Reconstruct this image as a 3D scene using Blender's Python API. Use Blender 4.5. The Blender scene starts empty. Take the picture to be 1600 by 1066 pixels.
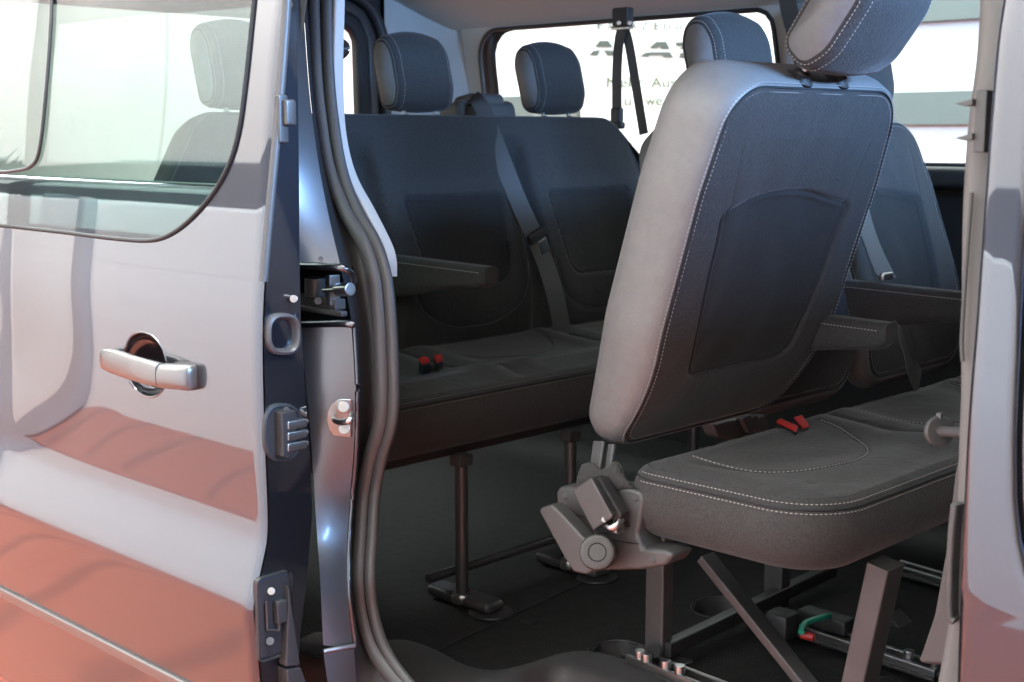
import bpy, bmesh, math, random
import numpy as np
from mathutils import Vector, Matrix
random.seed(7)
R = math.radians
SC = bpy.context.scene
COL = SC.collection

# ------------------------------------------------------------------ camera
F = 2105.0; TILT = math.atan(323 / F); YAW = R(45.7); EYE = 1.44
H_ = np.array([-math.cos(YAW), math.sin(YAW), 0.0]); RT = np.array([math.sin(YAW), math.cos(YAW), 0.0]); ZZ = np.array([0, 0, 1.0])
FW = H_ * math.cos(TILT) - ZZ * math.sin(TILT); UP = H_ * math.sin(TILT) + ZZ * math.cos(TILT)
cam = bpy.data.cameras.new('camera'); camo = bpy.data.objects.new('camera', cam); COL.objects.link(camo)
cam.sensor_width = 36.0; cam.lens = 36.0 * F / 1600.0; cam.clip_start = 0.05; cam.clip_end = 200
camo.matrix_world = Matrix(((RT[0], UP[0], -FW[0], 0), (RT[1], UP[1], -FW[1], 0), (RT[2], UP[2], -FW[2], EYE), (0, 0, 0, 1)))
cam.dof.use_dof = True; cam.dof.focus_distance = 2.05; cam.dof.aperture_fstop = 9.0
SC.camera = camo

# ------------------------------------------------------------------ light
w = bpy.data.worlds.new('World'); SC.world = w; w.use_nodes = True
w.node_tree.nodes['Background'].inputs[0].default_value = (0.93, 0.97, 1.0, 1)
w.node_tree.nodes['Background'].inputs[1].default_value = 0.7
def area(name, loc, target, sx, sy, power, col=(1, 1, 1), spread=180):
    l = bpy.data.lights.new(name, 'AREA'); l.shape = 'RECTANGLE'; l.size = sx; l.size_y = sy; l.energy = power; l.color = col; l.spread = R(spread)
    o = bpy.data.objects.new(name, l); COL.objects.link(o); o.location = loc
    o.rotation_euler = (Vector(target) - Vector(loc)).to_track_quat('-Z', 'Y').to_euler()
    return o
area('ceiling_lamp', (-4.4, 1.2, 4.7), (-4.4, -1.2, 1.3), 10.5, 0.8, 1720, (0.91, 0.99, 1.0))
area('showroom_lamp', (-2.0, 4.0, 4.4), (-2.0, 5.8, 1.2), 10, 0.8, 560, (0.96, 1.0, 0.98))
area('windscreen_daylight', (2.5, 2.2, 2.3), (-2.2, 2.2, 1.35), 2.4, 1.2, 520, (0.28, 0.54, 1.0), 110)
SC.view_settings.view_transform = 'Standard'; SC.view_settings.look = 'None'; SC.view_settings.gamma = 1.0
SC.view_settings.exposure = 0.0; SC.view_settings.use_curve_mapping = False
SC.cycles.use_denoising = True; SC.cycles.max_bounces = 10; SC.cycles.transparent_max_bounces = 16
SC.cycles.caustics_reflective = False; SC.cycles.caustics_refractive = False; SC.cycles.sample_clamp_indirect = 6.0

# ------------------------------------------------------------------ helpers
def at(x, y, X=None, Y=None, Z=None):
    d = FW + RT * (x - 800) / F - UP * (y - 533) / F
    t = X / d[0] if X is not None else (Y / d[1] if Y is not None else (Z - EYE) / d[2])
    return np.array([0, 0, EYE]) + d * t

def mat(name, col, rough=0.5, metal=0.0, coat=0.0, bump=None, spec=0.5, noise=None, sheen=0.0, coat_ior=1.5, broad=None):
    m = bpy.data.materials.new(name); m.use_nodes = True; nt = m.node_tree; b = nt.nodes['Principled BSDF']
    b.inputs['Base Color'].default_value = (*col, 1); b.inputs['Roughness'].default_value = rough; b.inputs['Metallic'].default_value = metal
    b.inputs['Coat Weight'].default_value = coat; b.inputs['Coat Roughness'].default_value = 0.015; b.inputs['Specular IOR Level'].default_value = spec
    b.inputs['Coat IOR'].default_value = coat_ior
    if sheen: b.inputs['Sheen Weight'].default_value = sheen; b.inputs['Sheen Roughness'].default_value = 0.4
    tc = nt.nodes.new('ShaderNodeTexCoord')
    if noise:       # (scale, amount): mottled base colour
        n = nt.nodes.new('ShaderNodeTexNoise'); n.inputs['Scale'].default_value = noise[0]; n.inputs['Detail'].default_value = 6
        nt.links.new(tc.outputs['Object'], n.inputs['Vector'])
        mx = nt.nodes.new('ShaderNodeMix'); mx.data_type = 'RGBA'
        a = noise[1]
        mx.inputs['A'].default_value = (*[c * (1 - a) for c in col], 1); mx.inputs['B'].default_value = (*[min(1, c * (1 + a)) for c in col], 1)
        nt.links.new(n.outputs['Fac'], mx.inputs['Factor']); nt.links.new(mx.outputs['Result'], b.inputs['Base Color'])
    if bump:        # (kind, scale, strength, distance)
        kind, sc, st, dist = bump
        if kind == 'noise':
            t = nt.nodes.new('ShaderNodeTexNoise'); t.inputs['Scale'].default_value = sc; t.inputs['Detail'].default_value = 4; out = t.outputs['Fac']
        elif kind == 'voronoi':
            t = nt.nodes.new('ShaderNodeTexVoronoi'); t.inputs['Scale'].default_value = sc; out = t.outputs['Distance']
        else:
            t = nt.nodes.new('ShaderNodeTexWave'); t.inputs['Scale'].default_value = sc; t.bands_direction = 'DIAGONAL'; t.inputs['Distortion'].default_value = 1.5
            t.inputs['Detail'].default_value = 3; out = t.outputs['Fac']
        nt.links.new(tc.outputs['Object'], t.inputs['Vector'])
        bp = nt.nodes.new('ShaderNodeBump'); bp.inputs['Strength'].default_value = st; bp.inputs['Distance'].default_value = dist
        nt.links.new(out, bp.inputs['Height']); nt.links.new(bp.outputs['Normal'], b.inputs['Normal'])
        if broad:
            t2 = nt.nodes.new('ShaderNodeTexNoise'); t2.inputs['Scale'].default_value = broad[0]; t2.inputs['Detail'].default_value = 3; t2.inputs['Distortion'].default_value = 0.8; nt.links.new(tc.outputs['Object'], t2.inputs['Vector'])
            b2 = nt.nodes.new('ShaderNodeBump'); b2.inputs['Strength'].default_value = broad[1]; b2.inputs['Distance'].default_value = broad[2]
            nt.links.new(t2.outputs['Fac'], b2.inputs['Height']); nt.links.new(b2.outputs['Normal'], bp.inputs['Normal'])
    return m

def glass(name, tint, refl=1.0, ior=0.07):
    m = bpy.data.materials.new(name); m.use_nodes = True; nt = m.node_tree
    for n in list(nt.nodes):
        if n.type == 'BSDF_PRINCIPLED': nt.nodes.remove(n)
    out = [n for n in nt.nodes if n.type == 'OUTPUT_MATERIAL'][0]
    tr = nt.nodes.new('ShaderNodeBsdfTransparent'); tr.inputs[0].default_value = (*tint, 1)
    gl = nt.nodes.new('ShaderNodeBsdfGlossy'); gl.inputs['Roughness'].default_value = 0.0; gl.inputs['Color'].default_value = (refl, refl, refl, 1)
    lw = nt.nodes.new('ShaderNodeLayerWeight'); lw.inputs['Blend'].default_value = 0.5; f0 = ior
    pw = nt.nodes.new('ShaderNodeMath'); pw.operation = 'POWER'; pw.inputs[1].default_value = 5.0; nt.links.new(lw.outputs['Facing'], pw.inputs[0])
    fr = nt.nodes.new('ShaderNodeMath'); fr.operation = 'MULTIPLY_ADD'; fr.inputs[1].default_value = 1 - f0; fr.inputs[2].default_value = f0; nt.links.new(pw.outputs[0], fr.inputs[0])
    mx = nt.nodes.new('ShaderNodeMixShader')
    nt.links.new(fr.outputs[0], mx.inputs[0]); nt.links.new(tr.outputs[0], mx.inputs[1]); nt.links.new(gl.outputs[0], mx.inputs[2]); nt.links.new(mx.outputs[0], out.inputs[0])
    return m

M = {}
M['paint'] = mat('grey_metallic_paint', (0.042, 0.045, 0.058), 0.34, 0.9, 1.0, coat_ior=1.80, bump=('noise', 4.0, 0.012, 0.01))
M['silver'] = mat('satin_silver_plastic', (0.17, 0.165, 0.16), 0.33, 0.7, 0.25)
M['fabric'] = mat('charcoal_fabric', (0.0385, 0.0375, 0.0365), 0.85, bump=('voronoi', 330, 0.55, 0.0012), noise=(280, 0.6), sheen=0.12, spec=0.3, broad=(11, 0.25, 0.012))
M['insert'] = mat('ribbed_charcoal_fabric', (0.026, 0.026, 0.026), 0.9, bump=('wave', 150, 0.6, 0.001), noise=(300, 0.6), sheen=0.1, spec=0.25, broad=(9, 0.2, 0.012))
M['leather'] = mat('grey_leatherette', (0.135, 0.135, 0.134), 0.48, bump=('voronoi', 260, 0.3, 0.0007), noise=(70, 0.12), broad=(10, 0.22, 0.012))
M['jamb'] = mat('grey_paint_of_the_jamb', (0.15, 0.152, 0.16), 0.42, 0.85, 0.5, coat_ior=1.6, bump=('noise', 7.0, 0.10, 0.012)); M['jamb'].node_tree.nodes['Principled BSDF'].inputs['Coat Roughness'].default_value = 0.16
M['thread'] = mat('pale_thread', (0.33, 0.315, 0.30), 0.8)
M['thread_dark'] = mat('grey_thread', (0.17, 0.165, 0.16), 0.8)
M['plastic'] = mat('grey_plastic', (0.062, 0.061, 0.060), 0.45, bump=('noise', 900, 0.2, 0.0004))
M['darkplastic'] = mat('black_plastic', (0.022, 0.021, 0.022), 0.5, bump=('noise', 700, 0.2, 0.0004))
M['black'] = mat('matt_black', (0.008, 0.008, 0.009), 0.7)
M['rubber'] = mat('grey_rubber_seal', (0.060, 0.059, 0.060), 0.45, bump=('noise', 400, 0.15, 0.0005))
M['cream'] = mat('cream_trim', (0.46, 0.455, 0.435), 0.75, bump=('noise', 500, 0.1, 0.0005))
M['headliner'] = mat('headliner_felt', (0.50, 0.495, 0.475), 0.95, bump=('noise', 300, 0.3, 0.001), noise=(90, 0.06))
M['mat'] = mat('black_rubber_floor', (0.016, 0.0155, 0.015), 0.75, spec=0.25, bump=('noise', 140, 0.5, 0.002), noise=(38, 0.75))
nt = M['mat'].node_tree; wv = nt.nodes.new('ShaderNodeTexWave'); wv.inputs['Scale'].default_value = 42; wv.bands_direction = 'Y'; wv.inputs['Distortion'].default_value = 0.4
bp = nt.nodes.new('ShaderNodeBump'); bp.inputs['Strength'].default_value = 0.55; bp.inputs['Distance'].default_value = 0.002; tcn = [n for n in nt.nodes if n.type == 'TEX_COORD'][0]; ob = [n for n in nt.nodes if n.type == 'BUMP' and n is not bp][0]
nt.links.new(tcn.outputs['Object'], wv.inputs['Vector']); nt.links.new(wv.outputs['Fac'], bp.inputs['Height']); nt.links.new(ob.outputs['Normal'], bp.inputs['Normal']); nt.links.new(bp.outputs['Normal'], nt.nodes['Principled BSDF'].inputs['Normal'])
M['steel'] = mat('painted_steel', (0.045, 0.042, 0.042), 0.38, 0.2, 0.2)
M['bracket'] = mat('grey_painted_steel', (0.070, 0.068, 0.068), 0.42, 0.2, noise=(30, 0.25))
M['chrome'] = mat('zinc_steel', (0.46, 0.45, 0.44), 0.30, 1.0)
M['greytrim'] = mat('grey_beige_trim', (0.115, 0.112, 0.108), 0.6, bump=('noise', 500, 0.1, 0.0005))
M['belt'] = mat('belt_webbing', (0.065, 0.064, 0.062), 0.55, bump=('wave', 260, 0.4, 0.0006))
M['red'] = mat('red_plastic', (0.55, 0.03, 0.025), 0.4)
M['green'] = mat('green_plastic', (0.02, 0.35, 0.22), 0.4)
M['blue'] = mat('blue_cap', (0.01, 0.06, 0.25), 0.3)
M['glass'] = glass('green_tinted_glass', (0.80, 0.90, 0.86))
M['doorglass'] = glass('tinted_door_glass', (0.62, 0.77, 0.75), 1.0, 0.055)
M['white'] = mat('white_wall', (0.82, 0.82, 0.80), 0.7)
M['beige'] = mat('beige_wall', (0.70, 0.65, 0.60), 0.8, noise=(1.5, 0.1))
M['columngrey'] = mat('grey_column', (0.34, 0.34, 0.36), 0.7)
M['signwhite'] = mat('white_sign', (0.84, 0.85, 0.82), 0.6)
M['greengrey'] = mat('grey_green_print', (0.016, 0.028, 0.024), 0.9)
M['olive'] = mat('olive_print', (0.075, 0.10, 0.045), 0.9)
M['letter'] = mat('grey_print', (0.04, 0.05, 0.047), 0.9)
M['band'] = mat('grey_band', (0.15, 0.175, 0.168), 0.8)
M['darkband'] = mat('dark_grey_band', (0.02, 0.02, 0.022), 0.6)

def tag(o, label=None, cat=None, group=None, kind=None):
    if label: o['label'] = label
    if cat: o['category'] = cat
    if group: o['group'] = group
    if kind: o['kind'] = kind
    return o
def empty(name, loc):
    o = bpy.data.objects.new(name, None); o.location = loc; o.empty_display_size = 0.1; COL.objects.link(o); return o
def root_loc(o):
    v = Vector((0, 0, 0))
    while o is not None: v += o.location; o = o.parent
    return v
def obj(name, V, Fc, m, parent=None, smooth=True, angle=38):
    me = bpy.data.meshes.new(name); me.from_pydata([tuple(map(float, v)) for v in V], [], Fc); me.update()
    if isinstance(m, str): m = M[m]
    me.materials.append(m)
    bm = bmesh.new(); bm.from_mesh(me); bmesh.ops.recalc_face_normals(bm, faces=bm.faces); bm.to_mesh(me); bm.free()
    if smooth:
        me.polygons.foreach_set('use_smooth', [True] * len(me.polygons)); me.set_sharp_from_angle(angle=R(angle))
    o = bpy.data.objects.new(name, me); COL.objects.link(o)
    if smooth and len(me.polygons) < 1500:
        wn = o.modifiers.new('even_faces', 'WEIGHTED_NORMAL'); wn.keep_sharp = True; wn.weight = 60
    if parent is not None:
        o.parent = parent; o.location = -root_loc(parent)
    return o
class MB:
    def __init__(s): s.V = []; s.F = []
    def add(s, V, Fc):
        k = len(s.V); s.V += [tuple(map(float, v)) for v in V]; s.F += [tuple(i + k for i in f) for f in Fc]; return s
    def build(s, name, m, parent=None, **k): return obj(name, s.V, s.F, m, parent, **k)

def frame(d, up=(0, 0, 1)):
    d = np.array(d, float); d /= np.linalg.norm(d); u = np.array(up, float)
    s = np.cross(d, u)
    if np.linalg.norm(s) < 1e-4: s = np.cross(d, (1, 0, 0))
    s /= np.linalg.norm(s); return d, s, np.cross(s, d)
def smooth_path(P, n=8):
    P = [np.array(p, float) for p in P]; out = []
    for i in range(len(P) - 1):
        p0 = P[max(i - 1, 0)]; p1 = P[i]; p2 = P[i + 1]; p3 = P[min(i + 2, len(P) - 1)]
        for k in range(n):
            t = k / n; out.append(0.5 * (2 * p1 + (p2 - p0) * t + (2 * p0 - 5 * p1 + 4 * p2 - p3) * t * t + (3 * p1 - p0 - 3 * p2 + p3) * t ** 3))
    out.append(P[-1]); return out
def resample(P, n, closed=False):
    P = [np.array(p, float) for p in P]
    if closed: P = P + [P[0]]
    L = np.concatenate([[0], np.cumsum([np.linalg.norm(P[i + 1] - P[i]) for i in range(len(P) - 1)])])
    T = np.linspace(0, L[-1], n + 1 if closed else n); A = np.array(P)
    out = np.stack([np.interp(T, L, A[:, k]) for k in range(A.shape[1])], 1)
    return [p for p in (out[:-1] if closed else out)]
def sweep(path, prof, up=(0, 0, 1), cap=True, closed_prof=True, scale=None):
    """prof: list of (side, up) offsets"""
    V = []; Fc = []; n = len(prof); m = len(path)
    for i, p in enumerate(path):
        d = path[min(i + 1, m - 1)] - path[max(i - 1, 0)]
        d, s, u = frame(d, up); k = 1 if scale is None else scale[i]
        for (a, b) in prof: V.append(p + s * a * k + u * b * k)
    for i in range(m - 1):
        for j in range(n if closed_prof else n - 1):
            j2 = (j + 1) % n; Fc.append((i * n + j, i * n + j2, (i + 1) * n + j2, (i + 1) * n + j))
    if cap and closed_prof: Fc.append(tuple(range(n))[::-1]); Fc.append(tuple((m - 1) * n + j for j in range(n)))
    return V, Fc
def circ(r, n=12, r2=None): return [(r * math.cos(2 * math.pi * k / n), (r2 or r) * math.sin(2 * math.pi * k / n)) for k in range(n)]
def tube(P, r, n=12, sm=0, up=(0, 0, 1)):
    P = [np.array(p, float) for p in P]
    if sm: P = smooth_path(P, sm)
    return sweep(P, circ(r, n), up)
def rrect(w_, h_, r, n=4):
    pts = []
    for cx, cy, a0 in ((w_ / 2 - r, h_ / 2 - r, 0), (-w_ / 2 + r, h_ / 2 - r, 90), (-w_ / 2 + r, -h_ / 2 + r, 180), (w_ / 2 - r, -h_ / 2 + r, 270)):
        for k in range(n + 1):
            a = R(a0 + 90 * k / n); pts.append((cx + r * math.cos(a), cy + r * math.sin(a)))
    return pts
def bar(p, q, w_, h_, up=(0, 0, 1), r=0.003):
    p = np.array(p, float); q = np.array(q, float); return sweep([p, q], rrect(w_, h_, min(r, w_ / 2.2, h_ / 2.2), 3), up)
def box(c, size, rot=None, bev=0.004, seg=2):
    bm = bmesh.new(); bmesh.ops.create_cube(bm, size=1.0); bmesh.ops.scale(bm, vec=size, verts=bm.verts)
    if bev: bmesh.ops.bevel(bm, geom=bm.edges[:], offset=bev, segments=seg, affect='EDGES', profile=0.5)
    if rot is not None: bmesh.ops.rotate(bm, matrix=rot, verts=bm.verts)
    bmesh.ops.translate(bm, vec=Vector(c), verts=bm.verts)
    bm.verts.index_update(); V = [v.co[:] for v in bm.verts]; Fc = [tuple(v.index for v in f.verts) for f in bm.faces]; bm.free(); return V, Fc
def cyl(p, q, r, n=20, bev=0.15, r2=None):
    """round bar with softened rims"""
    p = np.array(p, float); q = np.array(q, float); d, s, u = frame(q - p); L = np.linalg.norm(q - p); b = min(r * bev, L * 0.4); r2 = r2 or r
    V = []; Fc = []
    for (t, rr) in ((0, r - b), (b * 0.3, r - b * 0.3), (b, r), (L - b, r2), (L - b * 0.3, r2 - b * 0.3), (L, r2 - b)):
        for k in range(n):
            a = 2 * math.pi * k / n; V.append(p + d * t + s * rr * math.cos(a) + u * rr * math.sin(a))
    for i in range(5):
        for k in range(n): k2 = (k + 1) % n; Fc.append((i * n + k, i * n + k2, (i + 1) * n + k2, (i + 1) * n + k))
    Fc.append(tuple(range(n))[::-1]); Fc.append(tuple(5 * n + k for k in range(n))); return V, Fc
def ruled(A, B, n=40, m=3, bulge=None):
    A = resample(A, n); B = resample(B, n); V = []; Fc = []
    for i in range(n):
        for j in range(m + 1):
            t = j / m; p = A[i] * (1 - t) + B[i] * t
            if bulge is not None: p = p + np.array(bulge) * math.sin(math.pi * t)
            V.append(p)
    for i in range(n - 1):
        for j in range(m): k = i * (m + 1) + j; Fc.append((k, k + 1, k + m + 2, k + m + 1))
    return V, Fc
def prism(P, vec, bev=0.0, seg=2):
    """flat polygon P pushed along vec, softened edges"""
    bm = bmesh.new(); vs = [bm.verts.new(tuple(p)) for p in P]; f = bm.faces.new(vs)
    ext = bmesh.ops.extrude_face_region(bm, geom=[f]); bmesh.ops.translate(bm, vec=Vector(vec), verts=[e for e in ext['geom'] if isinstance(e, bmesh.types.BMVert)])
    bmesh.ops.recalc_face_normals(bm, faces=bm.faces)
    if bev: bmesh.ops.bevel(bm, geom=bm.edges[:], offset=bev, segments=seg, affect='EDGES', profile=0.5, clamp_overlap=True)
    bm.verts.index_update(); V = [v.co[:] for v in bm.verts]; Fc = [tuple(v.index for v in f.verts) for f in bm.faces]; bm.free(); return V, Fc
def dashes(path, out=None, L=0.0036, gap=0.0024, r=0.00062):
    """a row of stitches along a path"""
    P = [np.array(p, float) for p in path]
    tot = sum(np.linalg.norm(P[i + 1] - P[i]) for i in range(len(P) - 1)); n = max(2, int(tot / (L + gap)))
    Q = resample(P, 2 * n + 1); mb = MB()
    for i in range(n):
        a = Q[2 * i]; b = Q[2 * i] + (Q[2 * i + 1] - Q[2 * i]) * 1.25
        d, s, u = frame(b - a)
        V = []
        for c, k in ((a, 0.6), ((a + b) / 2, 1.25), (b, 0.6)):
            for ang in range(4): V.append(c + r * k * (s * math.cos(ang * math.pi / 2) + u * math.sin(ang * math.pi / 2)))
        Fc = [(i0 * 4 + j, i0 * 4 + (j + 1) % 4, i0 * 4 + 4 + (j + 1) % 4, i0 * 4 + 4 + j) for i0 in range(2) for j in range(4)] + [(3, 2, 1, 0), (8, 9, 10, 11)]
        mb.add(V, Fc)
    return mb
def rpoly(P, rad, n=10):
    """2-D polygon with a radius for each corner"""
    out = []; m = len(P)
    for i in range(m):
        p0 = np.array(P[i - 1], float); p = np.array(P[i], float); p2 = np.array(P[(i + 1) % m], float); r = rad[i]
        a = (p0 - p) / np.linalg.norm(p0 - p); b = (p2 - p) / np.linalg.norm(p2 - p)
        ang = math.acos(max(-1, min(1, float(a @ b)))); d = min(r / math.tan(ang / 2), 0.49 * np.linalg.norm(p0 - p), 0.49 * np.linalg.norm(p2 - p)); r_ = d * math.tan(ang / 2)
        c = p + (a + b) / np.linalg.norm(a + b) * (r_ / math.sin(ang / 2)); s = p + a * d; e = p + b * d
        a0 = math.atan2(*(s - c)[::-1]); a1 = math.atan2(*(e - c)[::-1]); da = (a1 - a0 + math.pi) % (2 * math.pi) - math.pi
        for k in range(n + 1): out.append(c + r_ * np.array([math.cos(a0 + da * k / n), math.sin(a0 + da * k / n)]))
    return out
def inside(p, poly):
    x, y = p; c = False; j = len(poly) - 1
    for i in range(len(poly)):
        if (poly[i][1] > y) != (poly[j][1] > y) and x < (poly[j][0] - poly[i][0]) * (y - poly[i][1]) / (poly[j][1] - poly[i][1]) + poly[i][0]: c = not c
        j = i
    return c
def seg_dist(U, V, poly, closed=True):
    """vectorised distance of points to a polyline"""
    D = np.full(U.shape, 1e9); m = len(poly)
    for i in range(m if closed else m - 1):
        a = poly[i]; b = poly[(i + 1) % m]; ab = (b[0] - a[0], b[1] - a[1]); l = ab[0] ** 2 + ab[1] ** 2 + 1e-12
        t = np.clip(((U - a[0]) * ab[0] + (V - a[1]) * ab[1]) / l, 0, 1)
        D = np.minimum(D, np.hypot(U - a[0] - t * ab[0], V - a[1] - t * ab[1]))
    return D
def in_np(U, V, poly):
    c = np.zeros(U.shape, bool); j = len(poly) - 1
    for i in range(len(poly)):
        yi, yj = poly[i][1], poly[j][1]
        if yi != yj: c ^= ((yi > V) != (yj > V)) & (U < (poly[j][0] - poly[i][0]) * (V - yi) / (yj - yi) + poly[i][0])
        j = i
    return c
def sheet(fn, a0, a1, b0, b1, res, holes=()):
    """curved sheet fn(a, b) with cleanly cut openings"""
    na = max(2, int(round((a1 - a0) / res)) + 1); nb = max(2, int(round((b1 - b0) / res)) + 1)
    A, B = np.meshgrid(np.linspace(a0, a1, na), np.linspace(b0, b1, nb), indexing='ij'); P = np.stack([A, B], -1).reshape(-1, 2)
    keep = np.ones((na - 1, nb - 1), bool); cA = (A[:-1, :-1] + A[1:, 1:]) / 2; cB = (B[:-1, :-1] + B[1:, 1:]) / 2
    for hl in holes:
        ins = in_np(cA, cB, hl); keep &= ~ins
        touch = np.zeros((na, nb), bool)
        for da in (0, 1):
            for db in (0, 1): touch[da:na - 1 + da, db:nb - 1 + db] |= ins
        other = np.zeros((na, nb), bool); nin = ~ins
        for da in (0, 1):
            for db in (0, 1): other[da:na - 1 + da, db:nb - 1 + db] |= nin
        for i, j in zip(*np.where(touch & other)):
            p = np.array([A[i, j], B[i, j]]); best = None
            for k in range(len(hl)):
                a = np.array(hl[k]); b = np.array(hl[(k + 1) % len(hl)]); ab = b - a; t = max(0, min(1, float((p - a) @ ab / (ab @ ab + 1e-12)))); q = a + ab * t; d = np.linalg.norm(p - q)
                if best is None or d < best[0]: best = (d, q)
            P[i * nb + j] = best[1]
    V = [fn(*p) for p in P]; Fc = []
    for i in range(na - 1):
        for j in range(nb - 1):
            if keep[i, j]: k = i * nb + j; Fc.append((k, k + 1, k + nb + 1, k + nb))
    used = sorted({v for f in Fc for v in f}); mp = {v: i for i, v in enumerate(used)}
    return [V[v] for v in used], [tuple(mp[v] for v in f) for f in Fc]
def solid(o, t, off=-1.0):
    md = o.modifiers.new('thickness', 'SOLIDIFY'); md.thickness = t; md.offset = off; return o
def offset_loop(P, d):
    P = np.array(P); n = len(P); T = np.roll(P, -1, 0) - np.roll(P, 1, 0); T /= np.linalg.norm(T, axis=1)[:, None] + 1e-12
    N = np.stack([-T[:, 1], T[:, 0]], 1)      # inward for counter-clockwise
    return P + N * d
UVF = [None]
def split_cover(fr, uv, panels, parent):
    """the outer cover and each inset panel become parts of their own"""
    V, Fc = fr; cu = np.array([uv[list(f)].mean(0) for f in Fc]); left = np.ones(len(Fc), bool)
    def sub(mask, name, m):
        fs = [Fc[i] for i in np.where(mask)[0]]; used = sorted({v for f in fs for v in f}); mp = {v: i for i, v in enumerate(used)}
        obj(name, [V[v] for v in used], [tuple(mp[v] for v in f) for f in fs], m, parent, angle=80)
    for p in panels:
        k = in_np(cu[:, 0], cu[:, 1], p); left &= ~k; sub(k, 'inset_panel', 'insert')
    sub(left, 'cover', 'fabric')
def pillow(outline, prof, mapf, n=200, rings=46, front=None, back=None, centre=None):
    """stuffed slab. outline: 2-D ccw loop; prof: [(inset, w)] from the front seam to the back seam; returns band, front, back meshes and loops"""
    P = np.array(resample(outline, n, True)); area_ = 0.5 * np.sum(P[:, 0] * np.roll(P[:, 1], -1) - np.roll(P[:, 0], -1) * P[:, 1])
    if area_ < 0: P = P[::-1]
    loops = [(offset_loop(P, i), w_) for i, w_ in prof]
    V = []; Fc = []
    for L, w_ in loops: V += [mapf(u, v, w_) for u, v in L]
    for i in range(len(loops) - 1):
        for j in range(n): j2 = (j + 1) % n; Fc.append((i * n + j, i * n + j2, (i + 1) * n + j2, (i + 1) * n + j))
    res = [(V, Fc)]
    for (L, w0), fn in ((loops[0], front), (loops[-1], back)):
        c = np.array(centre if centre is not None else L.mean(0)); S = np.linspace(1, 0.02, rings); V = []; Fc = []
        U = (c[0] + (L[:, 0] - c[0])[None] * S[:, None]); W = (c[1] + (L[:, 1] - c[1])[None] * S[:, None])
        D = fn(U, W, np.broadcast_to(S[:, None], U.shape)) if fn is not None else np.zeros(U.shape)
        for i in range(rings): V += [mapf(U[i, j], W[i, j], w0 + D[i, j]) for j in range(n)]
        if fn is front and front is not None: UVF[0] = np.stack([U.ravel(), W.ravel()], 1)
        for i in range(rings - 1):
            for j in range(n): j2 = (j + 1) % n; Fc.append((i * n + j, i * n + j2, (i + 1) * n + j2, (i + 1) * n + j))
        Fc.append(tuple((rings - 1) * n + j for j in range(n))); res.append((V, Fc))
    return res, loops
def text(body, p0, p1, height, m, parent, name='lettering'):
    c = bpy.data.curves.new(name, 'FONT'); c.body = body; c.extrude = 0.001; c.size = 1.0
    if ' ' in body or len(body) > 6: c.space_character = 1.0
    o = bpy.data.objects.new(name, c); COL.objects.link(o); o.data.materials.append(M[m]); bpy.context.view_layer.update()
    dx, dy = o.dimensions[0], o.dimensions[1]
    me = bpy.data.meshes.new_from_object(o.evaluated_get(bpy.context.evaluated_depsgraph_get())); bpy.data.objects.remove(o)
    o = bpy.data.objects.new(name, me); COL.objects.link(o); me.materials.clear(); me.materials.append(M[m])
    o.scale = ((p1[0] - p0[0]) / dx, height / dy, 1); o.rotation_euler = (R(90), 0, 0); o.location = p0
    if parent is not None: o.parent = parent; o.location = Vector(p0) - root_loc(parent)
    return o

# ------------------------------------------------------------------ the setting: showroom floor and walls
fm = M['floor'] = mat('terracotta_floor', (0.42, 0.11, 0.06), 0.35); nt = fm.node_tree; b = nt.nodes['Principled BSDF']
tc = nt.nodes.new('ShaderNodeTexCoord'); wv = nt.nodes.new('ShaderNodeTexWave'); wv.inputs['Scale'].default_value = 0.55; wv.inputs['Distortion'].default_value = 9; wv.inputs['Detail'].default_value = 3; wv.inputs['Detail Scale'].default_value = 1.2
rp = nt.nodes.new('ShaderNodeValToRGB'); rp.color_ramp.elements[0].color = (0.20, 0.047, 0.026, 1); rp.color_ramp.elements[0].position = 0.0
rp.color_ramp.elements[1].color = (0.32, 0.078, 0.041, 1); rp.color_ramp.elements[1].position = 0.16
nt.links.new(tc.outputs['Object'], wv.inputs['Vector']); nt.links.new(wv.outputs['Fac'], rp.inputs[0]); nt.links.new(rp.outputs[0], b.inputs['Base Color'])
V, Fc = sheet(lambda a, b_: (a, b_, 0.0), -26, 14, -1.3, 7.0, 2.0)
tag(obj('floor', V, Fc, 'floor'), kind='structure')
wl = obj('wall', *sheet(lambda a, b_: (a, -1.15, b_), -26, 14, 0, 1.63, 1.0), 'white'); tag(wl, kind='structure')
# joints of the wall cladding: each panel a piece of its own
pm, pf = box((0, 0, 0), (1.998, 0.02, 0.3207), bev=0.0006)
panel_mesh = None
for i in range(9):
    for j in range(5):
        if panel_mesh is None:
            o = obj('panel', pm, pf, 'white', wl, smooth=False); panel_mesh = o.data
        else:
            o = bpy.data.objects.new('panel', panel_mesh); COL.objects.link(o); o.parent = wl
        o.location = (-14 + 2.0 * i + (0.0 if j % 2 else 0.0), -1.138, 0.16 + 0.322 * j)
tag(obj('wall_band', *box((-6, -1.17, 1.74), (40, 0.05, 0.22), bev=0.01), 'darkband', wl))
tag(obj('upper_wall', *box((-6, -1.19, 3.4), (40, 0.05, 3.1), bev=0.01), 'beige', wl))
colm = obj('column', *box((-6.75, -1.07, 0.82), (0.26, 0.12, 1.62), bev=0.02), 'columngrey'); tag(colm, 'grey square column against the panelled wall, mirrored in the door', 'column')
cl = obj('ceiling', *sheet(lambda a, b_: (a, b_, 4.95), -26, 14, -1.3, 7.0, 2.0), 'white'); tag(cl, kind='structure')
wf = obj('wall', *sheet(lambda a, b_: (a, 5.6, b_), -26, 14, 0, 4.95, 1.0), 'white'); tag(wf, kind='structure')
sg = empty('wall_sign', (-4.2, 5.5, 0.6))
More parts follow.
